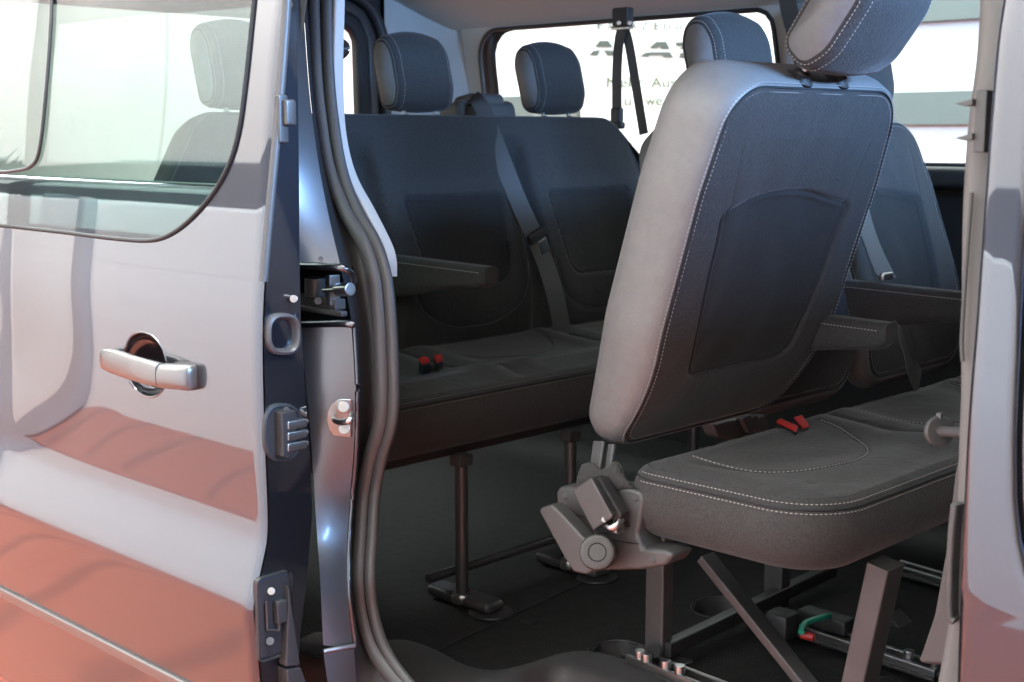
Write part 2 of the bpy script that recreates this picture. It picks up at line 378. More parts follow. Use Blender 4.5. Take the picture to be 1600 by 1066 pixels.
tag(sg, 'white wall sign with grey and olive lettering seen through the side window', 'sign')
YS = 5.5
def sp(x, y, dy=0.0): return at(x, y, Y=YS + dy)
a = sp(905, 300); b_ = sp(1330, 300)
obj('board', *box(((a[0] + b_[0]) / 2, YS + 0.02, 1.35), (b_[0] - a[0], 0.03, 1.9), bev=0.004), 'signwhite', sg)
def line(body, x0, x1, y, h, m):
    p0 = sp(x0, y, -0.002); p1 = sp(x1, y, -0.002); q = sp(x0, y - h, -0.002)
    text(body, tuple(p0), tuple(p1), q[2] - p0[2], m, sg)
for ch, x0 in (('F', 931), ('A', 948), ('H', 966), ('R', 984), ('Z', 1002), ('E', 1020), ('U', 1036), ('G', 1054), ('H', 1073)):
    line(ch, x0, x0 + 10, 47, 12, 'letter')
line('Mehr', 946, 1004, 137, 16, 'olive'); line('Aus', 1017, 1056, 137, 16, 'olive')
line('u', 974, 984, 165, 11, 'olive'); line('we', 1008, 1034, 165, 11, 'olive')
Zm = lambda P: [sp(900 + x / 5, 20 + y / 5, -0.003) for x, y in P]
for P in ([(145, 270), (185, 218), (255, 218), (290, 270)], [(100, 335), (140, 295), (190, 295), (165, 335)], [(215, 295), (285, 295), (310, 335), (245, 335)],
          [(565, 280), (630, 225), (705, 225), (735, 285), (672, 285), (655, 265), (630, 280)], [(495, 346), (545, 308), (735, 308), (765, 352), (692, 352), (672, 335), (575, 335), (562, 346)],
          [(775, 230), (960, 230), (950, 262), (898, 262), (888, 286), (815, 286), (832, 262), (785, 262)], [(815, 312), (885, 312), (866, 355), (803, 355)]):
    obj('logo_shape', *prism(Zm(P), (0, -0.003, 0)), 'greengrey', sg, smooth=False)
# grey stripes of the wall on both sides of the sign
a = at(700, 240, Y=5.57); b2 = at(904, 148, Y=5.57)
tag(obj('wall_panel', *box(((a[0] + b2[0]) / 2, 5.575, (b2[2] + 0.6) / 2), (b2[0] - a[0], 0.03, b2[2] - 0.6), bev=0.005), 'band'), 'grey green wall panel left of the lettered sign', 'panel')
a = at(1332, 196, Y=5.57); b2 = at(1332, 146, Y=5.57)
tag(obj('wall_stripe', *box((a[0] + 2.0, 5.575, (a[2] + b2[2]) / 2), (4.0, 0.03, b2[2] - a[2]), bev=0.004), 'band'), 'grey horizontal stripe on the white wall beyond the far window', 'stripe')
a = at(1332, 42, Y=5.57)
tag(obj('wall_rail', *box((a[0] + 2.0, 5.57, a[2] + 0.25), (4.0, 0.06, 0.5), bev=0.004), 'band'), 'grey green beam above the white wall beyond the far window', 'beam')

# ------------------------------------------------------------------ the van
van = empty('van', (-1.4, 2.13, 0.0)); tag(van, 'dark grey metallic passenger van with its sliding door open', 'van')
PZ = [0.40, 0.50, 0.60, 0.70, 0.760, 0.774, 0.788, 0.82, 0.85, 0.868, 0.90, 1.05, 1.17, 1.27, 1.40, 1.53, 1.62, 1.80, 1.95]
PY = [1.085, 1.074, 1.066, 1.059, 1.0545, 1.0545, 1.0575, 1.0673, 1.0765, 1.0808, 1.0830, 1.0815, 1.0835, 1.0925, 1.107, 1.123, 1.138, 1.176, 1.225]
from bisect import bisect
def hermite(xs, ys, x):
    i = max(0, min(len(xs) - 2, bisect(xs, x) - 1)); h = xs[i + 1] - xs[i]; t = (x - xs[i]) / h
    def sl(k):
        if k == 0: return (ys[1] - ys[0]) / (xs[1] - xs[0])
        if k == len(xs) - 1: return (ys[-1] - ys[-2]) / (xs[-1] - xs[-2])
        return (ys[k + 1] - ys[k - 1]) / (xs[k + 1] - xs[k - 1])
    m0, m1 = sl(i) * h, sl(i + 1) * h
    return (2 * t ** 3 - 3 * t * t + 1) * ys[i] + (t ** 3 - 2 * t * t + t) * m0 + (-2 * t ** 3 + 3 * t * t) * ys[i + 1] + (t ** 3 - t * t) * m1
def door_y(z, X=-2.0): return hermite(PZ, PY, max(0.40, min(1.95, z))) + 0.006 * max(0, (X + 1.562) / 0.012) ** 2 + 0.016 * min(1.0, max(0.0, (-1.93 - X) / 0.40)) ** 1.6 / (1 + math.exp(-(z - 0.985) / 0.04))
def on_door(x, y, off=0.0):
    Y = 1.08
    for _ in range(6): p = at(x, y, Y=Y - off); Y = door_y(p[2], p[0])
    return p
def body_y(z): return hermite(PZ, PY, max(0.40, min(1.95, z))) + 0.115
def on_body(x, y, off=0.0):
    Y = 1.2
    for _ in range(6): p = at(x, y, Y=Y - off); Y = body_y(p[2])
    return p

# --- sliding door
XE = -1.55
wp = [on_door(*p) for p in [(0, 355), (100, 366), (180, 376), (235, 379), (270, 368), (305, 340), (338, 300), (362, 255), (376, 205), (384, 150), (392, 80), (400, 0), (404, -60)]]
wp2 = [np.array([p[0], p[2]]) for p in wp]
wp2 = [np.array([-2.66, wp2[0][1]])] + wp2 + [wp2[-1] + np.array([-0.03, 0.03]), np.array([-2.66, wp2[-1][1] + 0.03])]
win = [np.array(p) for p in smooth_path(wp2[:-2], 5)] + wp2[-2:]
hc = on_door(227, 570)
bowl = [np.array([hc[0] + 0.064 * math.cos(t), hc[2] + 0.051 * math.sin(t)]) for t in np.linspace(0, 2 * math.pi, 40, endpoint=False)]
na_, nb_ = int(round(1.2 / 0.0105)), int(round(1.53 / 0.0105)); ga = lambda v: -2.75 + round((v + 2.75) / 1.2 * na_) * 1.2 / na_; gb = lambda v: 0.40 + round((v - 0.40) / 1.53 * nb_) * 1.53 / nb_
ax0, ax1, bz0, bz1 = ga(hc[0] - 0.085), ga(hc[0] + 0.085), gb(hc[2] - 0.072), gb(hc[2] + 0.072)
rect = [np.array(p) for p in ((ax0, bz0), (ax1, bz0), (ax1, bz1), (ax0, bz1))]
def door_normals(o):
    me = o.data; off = root_loc(van) * 0; N = []
    for v in me.vertices:
        x, y, z = v.co; e = 0.002; fx = (door_y(z, x + e) - door_y(z, x - e)) / (2 * e); fz = (door_y(z + e, x) - door_y(z - e, x)) / (2 * e); n = Vector((fx, -1, fz)).normalized(); N.append(n)
    me.polygons.foreach_set('use_smooth', [True] * len(me.polygons)); me.attributes.remove(me.attributes['sharp_edge']) if 'sharp_edge' in me.attributes else None
    me.normals_split_custom_set_from_vertices(N)
def face_out(o):
    me = o.data; bm = bmesh.new(); bm.from_mesh(me)
    for f in bm.faces:
        if f.normal.y > 0: f.normal_flip()
    bm.to_mesh(me); bm.free()
door = obj('sliding_door', *sheet(lambda a, b_: (a, door_y(b_, a), b_), -2.75, XE, 0.40, 1.93, 0.0105, [win, rect]), 'paint', van, angle=60)
face_out(door); door_normals(door)
door['label'] = 'grey metallic sliding door with silver handle'
wing = offset_loop(np.array(resample(win, 160, True)) if np.sum(np.array(win)[:, 0] * np.roll(np.array(win)[:, 1], -1) - np.roll(np.array(win)[:, 0], -1) * np.array(win)[:, 1]) > 0 else np.array(resample(win, 160, True))[::-1], 0.003)
def fill_loop(L2, fy):
    n = len(L2); c = L2.mean(0); V = []; Fc = []; S = np.linspace(1, 0, 14)[:-1]
    for s in S: V += [fy(*(c + (p - c) * s)) for p in L2]
    for i in range(len(S) - 1):
        for j in range(n): j2 = (j + 1) % n; Fc.append((i * n + j, i * n + j2, (i + 1) * n + j2, (i + 1) * n + j))
    V.append(fy(*c)); k = len(V) - 1; o = (len(S) - 1) * n
    for j in range(n): Fc.append((o + j, o + (j + 1) % n, k))
    return V, Fc
obj('window_pane', *fill_loop(wing, lambda x, z: (x, door_y(z, x) + 0.001, z)), 'doorglass', door, angle=90)
mb = MB(); gp = [np.array([p[0], door_y(p[1], p[0]) - 0.001, p[1]]) for p in wing]; mb.add(*sweep(gp + [gp[0]], circ(0.0035, 8), (0, 1, 0))); mb.build('window_gasket', 'black', door)
gp = smooth_path([on_door(*p) + np.array([0, -0.002, 0]) for p in [(84, -40), (80, 60), (72, 160), (63, 235), (50, 260), (25, 267), (0, 269), (-60, 268)]], 8)
obj('pane_divider', *sweep(gp, circ(0.0032, 8), (0, 1, 0)), 'darkplastic', door)
# bowl behind the handle
cA, cB = hc[0], hc[2]; V = []; Fc = []; n = 80; K = 7; circ_ = []; rect_ = []
for t in np.linspace(0, 2 * math.pi, n, endpoint=False):
    ca, sa = math.cos(t), math.sin(t); circ_.append(np.array([cA + 0.064 * ca, cB + 0.051 * sa])); k_ = min(((ax1 if ca > 0 else ax0) - cA) / ca if abs(ca) > 1e-6 else 9, ((bz1 if sa > 0 else bz0) - cB) / sa if abs(sa) > 1e-6 else 9); rect_.append(np.array([cA + ca * k_, cB + sa * k_]))
for cx_, cz_ in rect:      # keep the patch corners square
    j = min(range(n), key=lambda i: np.linalg.norm(rect_[i] - np.array([cx_, cz_]))); rect_[j] = np.array([cx_, cz_])
for k in range(K):
    for j in range(n): q = circ_[j] + (rect_[j] - circ_[j]) * (k / (K - 1)); V.append((q[0], door_y(q[1], q[0]), q[1]))
for k in range(K - 1):
    for j in range(n): j2 = (j + 1) % n; Fc.append((k * n + j, k * n + j2, (k + 1) * n + j2, (k + 1) * n + j))
hp = obj('handle_surround', V, Fc, 'paint', door); hp.modifiers.clear(); face_out(hp); door_normals(hp)
gp = [np.array([q[0], door_y(q[1], q[0]) + 0.001, q[1]]) for q in circ_]; obj('recess_rim', *sweep(gp + [gp[0]], circ(0.0022, 8), (0, 1, 0)), 'paint', door)
V = []; Fc = []; n = 40; K = 9
for k in range(K):
    t = k / (K - 1); s = math.cos(t * math.pi / 2 * 0.93); dp = 0.034 * math.sin(t * math.pi / 2)
    for j in range(n):
        q = np.array([hc[0], hc[2]]) + (bowl[j] - np.array([hc[0], hc[2]])) * (s * 1.02); V.append((q[0], door_y(q[1], q[0]) + dp + 0.0025, q[1]))
for k in range(K - 1):
    for j in range(n): j2 = (j + 1) % n; Fc.append((k * n + j, k * n + j2, (k + 1) * n + j2, (k + 1) * n + j))
Fc.append(tuple((K - 1) * n + j for j in range(n)))
obj('handle_recess', V, Fc, 'paint', door, angle=80)
# handle bar: rounded sections along X, bowed outwards
def handle_run(ctrl, n=24, m=26, pw=3.2):
    """ctrl: (x_px, y_top_px, y_bottom_px, stand-off, half depth)"""
    C = smooth_path([np.array(c, float) for c in ctrl], n); V = []; Fc = []
    for c in C:
        t = on_door(c[0], c[1], c[3]); b_ = on_door(c[0], c[2], c[3]); mid = (t + b_) / 2; hz = (t[2] - b_[2]) / 2; y = mid[1]
        for k in range(m):
            a = 2 * math.pi * k / m; ca, sa = math.cos(a), math.sin(a)
            V.append((mid[0], y + c[4] * math.copysign(abs(ca) ** (2 / pw), ca), mid[2] + hz * math.copysign(abs(sa) ** (2 / pw), sa)))
    for i in range(len(C) - 1):
        for k in range(m): k2 = (k + 1) % m; Fc.append((i * m + k, i * m + k2, (i + 1) * m + k2, (i + 1) * m + k))
    Fc.append(tuple(range(m))); Fc.append(tuple((len(C) - 1) * m + k for k in range(m))); return V, Fc
obj('handle', *handle_run([(162.5, 556, 564, 0.004, 0.004), (164, 548, 574, 0.008, 0.010), (170, 545, 579, 0.013, 0.012), (185, 548, 586, 0.019, 0.0105), (210, 556, 595, 0.025, 0.009), (235, 563, 602, 0.025, 0.009), (252.5, 568, 605, 0.021, 0.011)]), 'silver', door)
obj('handle_cap', *handle_run([(254.5, 568, 606, 0.015, 0.0165), (270, 569, 607, 0.013, 0.017), (290, 570, 609, 0.009, 0.017), (301, 571, 610, 0.005, 0.015), (306, 575, 607, 0.002, 0.011), (308.5, 582, 600, 0.0, 0.005)]), 'silver', door)
# rubbing strip low on the door
P = [on_door(x, 925 + 0.522 * x, 0.004) for x in (-160, 0, 135, 270, 400)]
z0 = P[1][2]
P = [np.array([x, door_y(z0, x) - 0.002, z0]) for x in np.linspace(-2.75, XE - 0.01, 24)]
obj('rub_strip', *sweep(P, rrect(0.010, 0.020, 0.004), (0, 0, 1)), 'silver', door)
# end face of the door with its fittings (faces forward)
pe_o = lambda z: door_y(z, XE)
zs = np.linspace(0.40, 1.93, 90)
inn = [at(x, y, X=XE - 0.004) for x, y in [(464, -60), (463, 0), (465, 100), (467, 250), (468, 400), (470, 500), (476, 600), (484, 700), (488, 800), (480, 900), (468, 1000), (466, 1066), (466, 1200)]]
iz = [p[2] for p in inn][::-1]; iy = [p[1] for p in inn][::-1]
A = [(XE, pe_o(z) + 0.003, z) for z in zs]; Bq = [(XE - 0.004, float(np.interp(z, iz, iy)), z) for z in zs]
edge = obj('door_edge', *ruled(A, Bq, 90, 6), 'paint', door)
A2 = Bq; B3 = [(p[0] - 0.5, p[1] + 0.03, p[2]) for p in Bq]
k27 = [i for i, p in enumerate(A2) if p[2] < 1.24]
obj('door_lining', *ruled([A2[i] for i in k27], [B3[i] for i in k27], 60, 2), 'darkplastic', door)
obj('door_lining', *ruled([p for p in A2 if p[2] > 1.2], [(p[0] - 0.06, p[1] + 0.004, p[2]) for p in A2 if p[2] > 1.2], 40, 2), 'darkplastic', door)
def ed(x, y, off=0.0): return at(x, y, X=XE + off)
P = smooth_path([ed(x, y, 0.004) for x, y in [(450, -40), (446, 40), (436, 170), (424, 300), (412, 440)]], 8)
obj('edge_seal', *sweep(P, circ(0.0062, 10), (1, 0, 0)), 'rubber', door)
def ring_plate(cx, cy, rx, ry, off, m, name, dish=True, parent=door):
    c = ed(cx, cy, off); ex = ed(cx + rx, cy, off) - c; ez = c - ed(cx, cy + ry, off); V = []; Fc = []; n = 36
    prof = [(1.0, -0.002), (0.97, 0.006), (0.85, 0.008), (0.72, 0.004), (0.62, -0.012), (0.4, -0.03)] if dish else [(1.0, -0.002), (0.98, 0.003), (0.9, 0.004), (0.86, 0.0025), (0.4, 0.0025)]
    for s, d in prof:
        for k in range(n):
            a = 2 * math.pi * k / n; e = 0.72; ca, sa = math.cos(a), math.sin(a)
            V.append(c + ex * s * math.copysign(abs(ca) ** e, ca) + ez * s * math.copysign(abs(sa) ** e, sa) + np.array([d, 0, 0]))
    for i in range(len(prof) - 1):
        for k in range(n): k2 = (k + 1) % n; Fc.append((i * n + k, i * n + k2, (i + 1) * n + k2, (i + 1) * n + k))
    Fc.append(tuple((len(prof) - 1) * n + k for k in range(n))); return obj(name, V, Fc, m, parent)
ring_plate(441, 522, 26, 33, 0.001, 'bracket', 'buffer_socket')
ring_plate(441, 676, 30, 46, 0.001, 'darkplastic', 'contact_plate', False)
mb = MB(); mb.add(*box(ed(446, 676, 0.012), (0.02, 0.024, 0.064), bev=0.002)); mb.build('contact_block', 'darkplastic', door)
for k in range(3):
    mb = MB(); p = ed(461, 662 + 17 * k, 0.018); mb.add(*box(p, (0.014, 0.034, 0.0125), bev=0.0025)); mb.add(*cyl(p + np.array([0, 0.016, 0]), p + np.array([0, 0.022, 0]), 0.0035, 10)); mb.build('contact', 'chrome', door)
for x, y in ((447, 641), (448, 710)): obj('screw', *cyl(ed(x, y, 0.002), ed(x, y, 0.008), 0.0048, 14), 'steel', door)
for x, y, r in ((459, 467, 0.0055), (437, 213, 0.006)): obj('bolt', *cyl(ed(x, y, 0.0), ed(x, y, 0.008), r, 16), 'chrome', door)
mb = MB(); mb.add(*box(ed(440, 186, 0.008), (0.012, 0.016, 0.066), bev=0.003)); mb.add(*box(ed(450, 176, 0.014), (0.018, 0.018, 0.036), bev=0.004)); mb.build('catch', 'steel', door)
# lower latch
mb = MB(); mb.add(*box(ed(428, 962, 0.003), (0.006, 0.062, 0.125), bev=0.008)); mb.build('latch_plate', 'darkplastic', door)
mb = MB()
mb.add(*bar(ed(416, 940, 0.01), ed(418, 985, 0.01), 0.004, 0.004)); mb.add(*bar(ed(418, 985, 0.01), ed(434, 985, 0.01), 0.004, 0.004)); mb.add(*bar(ed(434, 985, 0.01), ed(436, 948, 0.01), 0.010, 0.004)); mb.add(*box(ed(438, 955, 0.012), (0.012, 0.018, 0.034), bev=0.003)); mb.build('latch', 'steel', door)
obj('screw', *cyl(ed(424, 924, 0.004), ed(424, 924, 0.012), 0.0055, 14), 'chrome', door); obj('screw', *cyl(ed(422, 1002, 0.004), ed(422, 1002, 0.012), 0.006, 14), 'bracket', door)
# guide arm at the foot of the door
P = [at(x, y, X=XE + 0.02) for x, y in [(452, 915), (470, 1040), (447, 1043)]]
mb = MB(); mb.add(*prism(P, (-0.02, 0, 0), 0.003)); P = [at(x, y, X=XE + 0.022) for x, y in [(449, 1047), (471, 1043), (482, 1075), (476, 1130), (452, 1130)]]; mb.add(*prism(P, (-0.03, 0, 0), 0.003)); mb.build('guide_arm', 'steel', door)

# --- rear pillar of the opening (body)
L = [on_body(x, y) for x, y in [(450, -40), (453, 150), (458, 300), (460, 412)]]; Rr = [on_body(x, y, -0.05) for x, y in [(472, -40), (475, 30), (484, 150), (497, 250), (512, 330), (531, 412)]]
pil = obj('pillar', *ruled(smooth_path(L, 6), smooth_path(Rr, 6), 40, 8, (0, -0.004, 0)), 'jamb', van)
L = [on_body(x, y) for x, y in [(425, 508), (435, 620), (450, 720), (455, 830), (450, 900), (450, 1008)]]
Lv = [on_body(x, y) for x, y in [(470, 508), (480, 620), (488, 720), (495, 830), (500, 900), (505, 1008)]]
Rv = [on_body(x, y, -0.05) for x, y in [(551, 508), (556, 600), (555, 690), (548, 780), (543, 860), (544, 930), (553, 1008)]]
obj('pillar_panel', *ruled(smooth_path(Lv, 8), smooth_path(Rv, 8), 60, 8, (0, -0.006, 0)), 'jamb', pil)
Lb = [p + np.array([-0.02, 0.04, 0]) for p in Lv]
obj('pillar_return', *ruled(smooth_path(Lv, 8), smooth_path(Lb, 8), 60, 3), 'jamb', pil)
obj('hem', *tube([p + np.array([0.001, 0.002, 0]) for p in Rv], 0.0042, 10, 8), 'paint', pil)
L = [on_body(x, y) for x, y in [(505, 1018), (512, 1066), (520, 1140)]]; Rr2 = [on_body(x, y, -0.05) for x, y in [(553, 1014), (557, 1066), (566, 1140)]]
obj('pillar_foot', *ruled(L, Rr2, 20, 6, (0, -0.004, 0)), 'jamb', pil)
obj('joint_strip', *tube([on_body(505, 1018, 0.003), on_body(530, 1013, -0.022), on_body(554, 1009, -0.047)], 0.0038, 10, 5), 'chrome', pil)
# dark channel between pillar and seal
seal_px = [(493, -40), (493, 0), (496, 100), (503, 180), (517, 265), (541, 330), (570, 380), (586, 430), (593, 490), (597, 560), (598, 620), (594, 665), (580, 712), (569, 770), (564, 840), (561, 900), (566, 955), (585, 1015), (625, 1072), (690, 1130)]
def on_in(x, y, off=0.0):
    Y = 1.27
    for _ in range(6): p = at(x, y, Y=Y - off); Y = body_y(p[2]) + 0.095
    return p
SL = [on_in(x, y) for x, y in seal_px]
chan = [on_body(x, y, -0.054) for x, y in [(470, -40), (475, 30), (484, 150), (497, 250), (512, 330), (530, 412), (548, 500), (555, 600), (554, 690), (547, 780), (541, 860), (542, 930), (551, 1008), (556, 1066), (566, 1140)]]
chan = [p + np.array([-0.004, 0.004, 0]) for p in chan]
ch_in = [on_in(x - 4, y) + np.array([0, 0.006, 0]) for x, y in seal_px]
obj('door_channel', *ruled(smooth_path(chan, 6), smooth_path(ch_in, 6), 70, 6, (-0.012, 0.012, 0)), 'darkplastic', pil)
seal_prof = [(0.0115 * math.cos(t) * (1.0 if math.cos(t) > 0 else 0.9), 0.0115 * math.sin(t)) for t in np.linspace(0, 2 * math.pi, 16, endpoint=False)]
def seal_run(dx, r, m, name, dy=0.0, r2=None, off=0.0):
    P = smooth_path([on_in(x + dx, y + dy, off) for x, y in seal_px], 8)
    return obj(name, *sweep(P, circ(r, 12, r2), (0, 1, 0)), m, pil, angle=80)
seal_run(0, 0.0135, 'rubber', 'door_seal', 0, 0.012, 0.006)
seal_run(17, 0.0105, 'rubber', 'seal_lip', 0, 0.008, 0.0)
mbs = MB(); seal_run(10, 0.006, 'black', 'seal_groove', 0, 0.004, 0.004)
P = smooth_path([on_in(x, y, -0.02) for x, y in [(530, -40), (529, 20), (527, 120), (532, 210), (548, 275), (577, 330), (602, 380), (610, 405), (611, 432)]], 8)
obj('cream_trim', *sweep(P, rrect(0.010, 0.02, 0.004), (0, 1, 0)), 'cream', pil)
# recess with the roller of the middle rail
def bp(x, y, dy): return at(x, y, Y=1.205 + dy)
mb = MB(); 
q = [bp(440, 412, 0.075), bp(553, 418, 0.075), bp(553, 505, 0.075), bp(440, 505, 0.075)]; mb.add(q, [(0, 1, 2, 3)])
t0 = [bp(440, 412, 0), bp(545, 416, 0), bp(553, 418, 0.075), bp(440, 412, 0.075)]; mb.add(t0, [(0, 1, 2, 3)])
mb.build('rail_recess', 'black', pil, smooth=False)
obj('rail_lip', *tube([bp(440, 414, -0.004), bp(520, 417, -0.004), bp(545, 424, 0.01), bp(553, 440, 0.03)], 0.0055, 10, 6), 'paint', pil)
obj('rail_lip', *tube([bp(440, 508, -0.003), bp(535, 506, -0.003), bp(552, 509, 0.004)], 0.0055, 10, 6), 'paint', pil)
mb = MB(); mb.add(*cyl(bp(492, 434, 0.03), bp(492, 464, 0.03), 0.0155, 24)); mb.build('guide_roller', 'bracket', pil)
mb = MB(); mb.add(*box(bp(498, 471, 0.03), (0.105, 0.02, 0.016), bev=0.002)); mb.add(*box(bp(486, 483, 0.022), (0.16, 0.012, 0.008), bev=0.002)); mb.build('roller_bracket', 'bracket', pil)
mb = MB(); mb.add(*box(bp(520, 453, 0.025), (0.012, 0.02, 0.045), bev=0.002)); mb.add(*cyl(bp(528, 453, 0.02), bp(548, 452, 0.02), 0.010, 16)); mb.add(*cyl(bp(506, 454, 0.018), bp(538, 453, 0.018), 0.004, 10)); mb.build('roller_bolt', 'chrome', pil)
obj('bolt', *cyl(bp(497, 470, 0.02), bp(497, 470, 0.012), 0.006, 12), 'steel', pil)
obj('drain_stud', *cyl(bp(501, 405, 0.0), bp(501, 405, -0.008), 0.004, 10), 'paint', pil)
# striker plate
P = [on_body(x, y, -0.018 - 0.0008 * (x - 515)) for x, y in [(553, 624), (532, 623), (522, 631), (516, 643), (515, 657), (518, 670), (525, 680), (552, 683)]]
obj('striker_plate', *prism(P, (0, -0.005, 0), 0.0015), 'chrome', pil)
mb = MB(); P = [on_body(x, y, o_ - 0.036) for x, y, o_ in [(521, 652, 0.006), (524, 657, 0.022), (533, 660, 0.03), (545, 658, 0.03), (549, 652, 0.022), (549, 648, 0.006)]]; mb.add(*tube(P, 0.0048, 10, 5)); mb.build('striker', 'chrome', pil)
for x, y in ((537, 636), (538, 670)): obj('bolt', *cyl(on_body(x, y, -0.034), on_body(x, y, -0.024), 0.0085, 18), 'chrome', pil)

# --- rear quarter panel behind the open door, with its window (seen through the door glass)
qh = rpoly([(-3.0, 1.36), (-1.735, 1.36), (-1.75, 1.77), (-3.0, 1.77)], [0.07] * 4)
o = obj('quarter_panel', *sheet(lambda a, b_: (a, body_y(b_), b_), -3.4, -1.70, 0.44, 1.9, 0.015, [qh]), 'paint', van); solid(o, 0.012, 0)
obj('quarter_trim', *sheet(lambda a, b_: (a, body_y(b_) + 0.04, b_), -3.36, -1.705, 0.55, 1.88, 0.02, [qh]), 'cream', o)
qg = np.array(resample(qh, 120, True)); obj('quarter_glass', *fill_loop(qg, lambda x, z: (x, body_y(z) + 0.01, z)), 'glass', o)

# --- front pillar and front door on the right
LPX = [(1564, -30), (1550, 60), (1538, 200), (1529, 330), (1517, 500), (1507, 620), (1501, 720), (1496, 830), (1491, 960), (1487, 1080), (1484, 1160)]
SPX = [(1640, -40), (1622, 100), (1606, 280), (1596, 400), (1589, 560), (1584, 690), (1585, 790), (1592, 850), (1604, 900), (1640, 960), (1700, 1000)]
Lb = [on_body(*p) for p in LPX]; Sb = [on_body(*p) for p in SPX]
def body_pt(X, z): return np.array([X, body_y(z), z])
zs2 = np.linspace(0.62, 1.75, 80)
lx = lambda z: float(np.interp(z, [p[2] for p in Lb][::-1], [p[0] for p in Lb][::-1])); sx = lambda z: float(np.interp(z, [p[2] for p in Sb][::-1], [p[0] for p in Sb][::-1]))
Ls = smooth_path(Lb, 6); Ss = smooth_path(Sb, 8)
Xl = [lx(z) for z in zs2]; Xs = [sx(z) if z > Sb[-3][2] else 0.6 for z in zs2]
fp = obj('front_pillar', *sheet(lambda a, b_: (lx(b_) + a * (0.9 - lx(b_)), body_y(b_) + 0.018 * max(0, 1 - a * (0.9 - lx(b_)) / 0.012) ** 2, b_), 0, 1, 0.62, 1.75, 0.012, []), 'paint', van, angle=70) if False else None
def pil_sheet():
    V = []; Fc = []; T = [0, 0.012, 0.03, 0.06, 0.1, 0.2, 0.4, 0.6, 0.8, 0.92, 0.97, 1.0]; m = len(T)
    for z in zs2:
        a = lx(z); s = sx(z)
        if z < Sb[-2][2]: s = Sb[-2][0] + 0.3
        for t in T:
            x = a + (s - a) * t; d = 0.012 * max(0, 1 - (x - a) / 0.010) ** 2 + 0.006 * max(0, 1 - (s - x) / 0.006) ** 2
            V.append((x, body_y(z) + d, z))
    for i in range(len(zs2) - 1):
        for j in range(m - 1): k = i * m + j; Fc.append((k, k + 1, k + m + 1, k + m))
    return V, Fc
fp = obj('front_pillar', *pil_sheet(), 'paint', van, angle=70)
V = []; Fc = []; T = np.linspace(0, 1, 8); m = 8; zf = np.linspace(Sb[-2][2] + 0.012, 1.75, 60)
for z in zf:
    a = sx(z) + 0.006
    for t in T: x = a + (0.6 - a) * t ** 2; V.append((x, body_y(z) + 0.006 * max(0, 1 - (x - a) / 0.006) ** 2, z))
for i in range(len(zf) - 1):
    for j in range(m - 1): k = i * m + j; Fc.append((k, k + 1, k + m + 1, k + m))
obj('front_door', V, Fc, 'paint', van, angle=70)
obj('shut_line', *ruled([(p[0] - 0.02, body_y(p[2]) + 0.02, p[2]) for p in Ss], [(p[0] + 0.03, body_y(p[2]) + 0.02, p[2]) for p in Ss], 60, 2), 'black', fp)
Li = [p + np.array([-0.004, 0.075, 0]) for p in Lb]
obj('pillar_jamb', *ruled(smooth_path([p + np.array([0.0, 0.012, 0]) for p in Lb], 6), smooth_path(Li, 6), 50, 5, (0.012, 0, 0)), 'paint', fp)
TPX = [(1533, -40), (1531, 20), (1526, 90), (1516, 170), (1510, 230), (1505, 330), (1503, 480), (1502, 620), (1499, 700), (1495, 830), (1489, 930), (1478, 1000), (1466, 1066), (1452, 1140)]
def on_in2(x, y): 
    Y = 1.29
    for _ in range(5): p = at(x, y, Y=Y); Y = body_y(p[2]) + 0.085
    return p
T1 = [on_in2(*p) for p in TPX]; T2 = [on_in2(x + (34 if y < 300 else 26), y) + np.array([0.01, -0.012, 0]) for x, y in TPX]
obj('pillar_trim', *ruled(smooth_path(T1, 6), smooth_path(T2, 6), 60, 6, (-0.004, -0.008, 0)), 'greytrim', fp)
T3 = [p + np.array([0.06, 0.10, 0]) for p in T1]
obj('pillar_lining', *ruled(smooth_path(T1, 6), smooth_path(T3, 6), 60, 3), 'greytrim', fp)
# buffer pin, catch and striker slot on the front pillar
c0 = on_in2(1500, 676)
mb = MB(); q0 = at(1467, 674, Y=1.33); q1 = at(1507, 677, Y=1.30); mb.add(*cyl(q0, q1, 0.0058, 14)); d = (q1 - q0) / np.linalg.norm(q1 - q0); mb.add(*cyl(q0 - d * 0.004, q0 + d * 0.005, 0.0165, 24)); mb.add(*box(q0 + np.array([0, 0, 0.017]), (0.006, 0.006, 0.006), bev=0.001)); mb.build('buffer_pin', 'bracket', fp)
mb = MB()
for y in (163, 216):
    P = [at(x, yy, Y=1.285) for x, yy in [(1513, y), (1541, y - 8), (1541, y + 2), (1530, y + 4)]]; mb.add(*prism(P, (0.0, -0.03, 0), 0.001))
mb.add(*box(at(1538, 190, Y=1.27), (0.012, 0.02, 0.06), bev=0.002)); mb.build('catch_bracket', 'plastic', fp)
P = smooth_path([on_in2(x, y) + np.array([0.002, -0.02, 0]) for x, y in [(1508, 780), (1503, 830), (1500, 900), (1500, 950), (1507, 960)]], 6); obj('lower_catch', *sweep(P, rrect(0.008, 0.02, 0.003), (0, 1, 0)), 'bracket', fp)
P = smooth_path([on_in2(x, y) for x, y in [(1528, 300), (1519, 420), (1513, 520), (1514, 560)]], 6); obj('trim_clip', *sweep([p + np.array([0.004, -0.022, 0]) for p in P], circ(0.0022, 8), (0, 1, 0)), 'plastic', fp)
# seat belt reel cover at the foot of the pillar
P = [at(x, y, Y=1.5) for x, y in [(1500, 690), (1500, 1040), (1432, 1036), (1442, 1008), (1458, 960), (1476, 860), (1490, 740)]]
obj('belt_cover', *prism(P, (0.1, 0.05, 0), 0.008, 3), 'plastic', van)

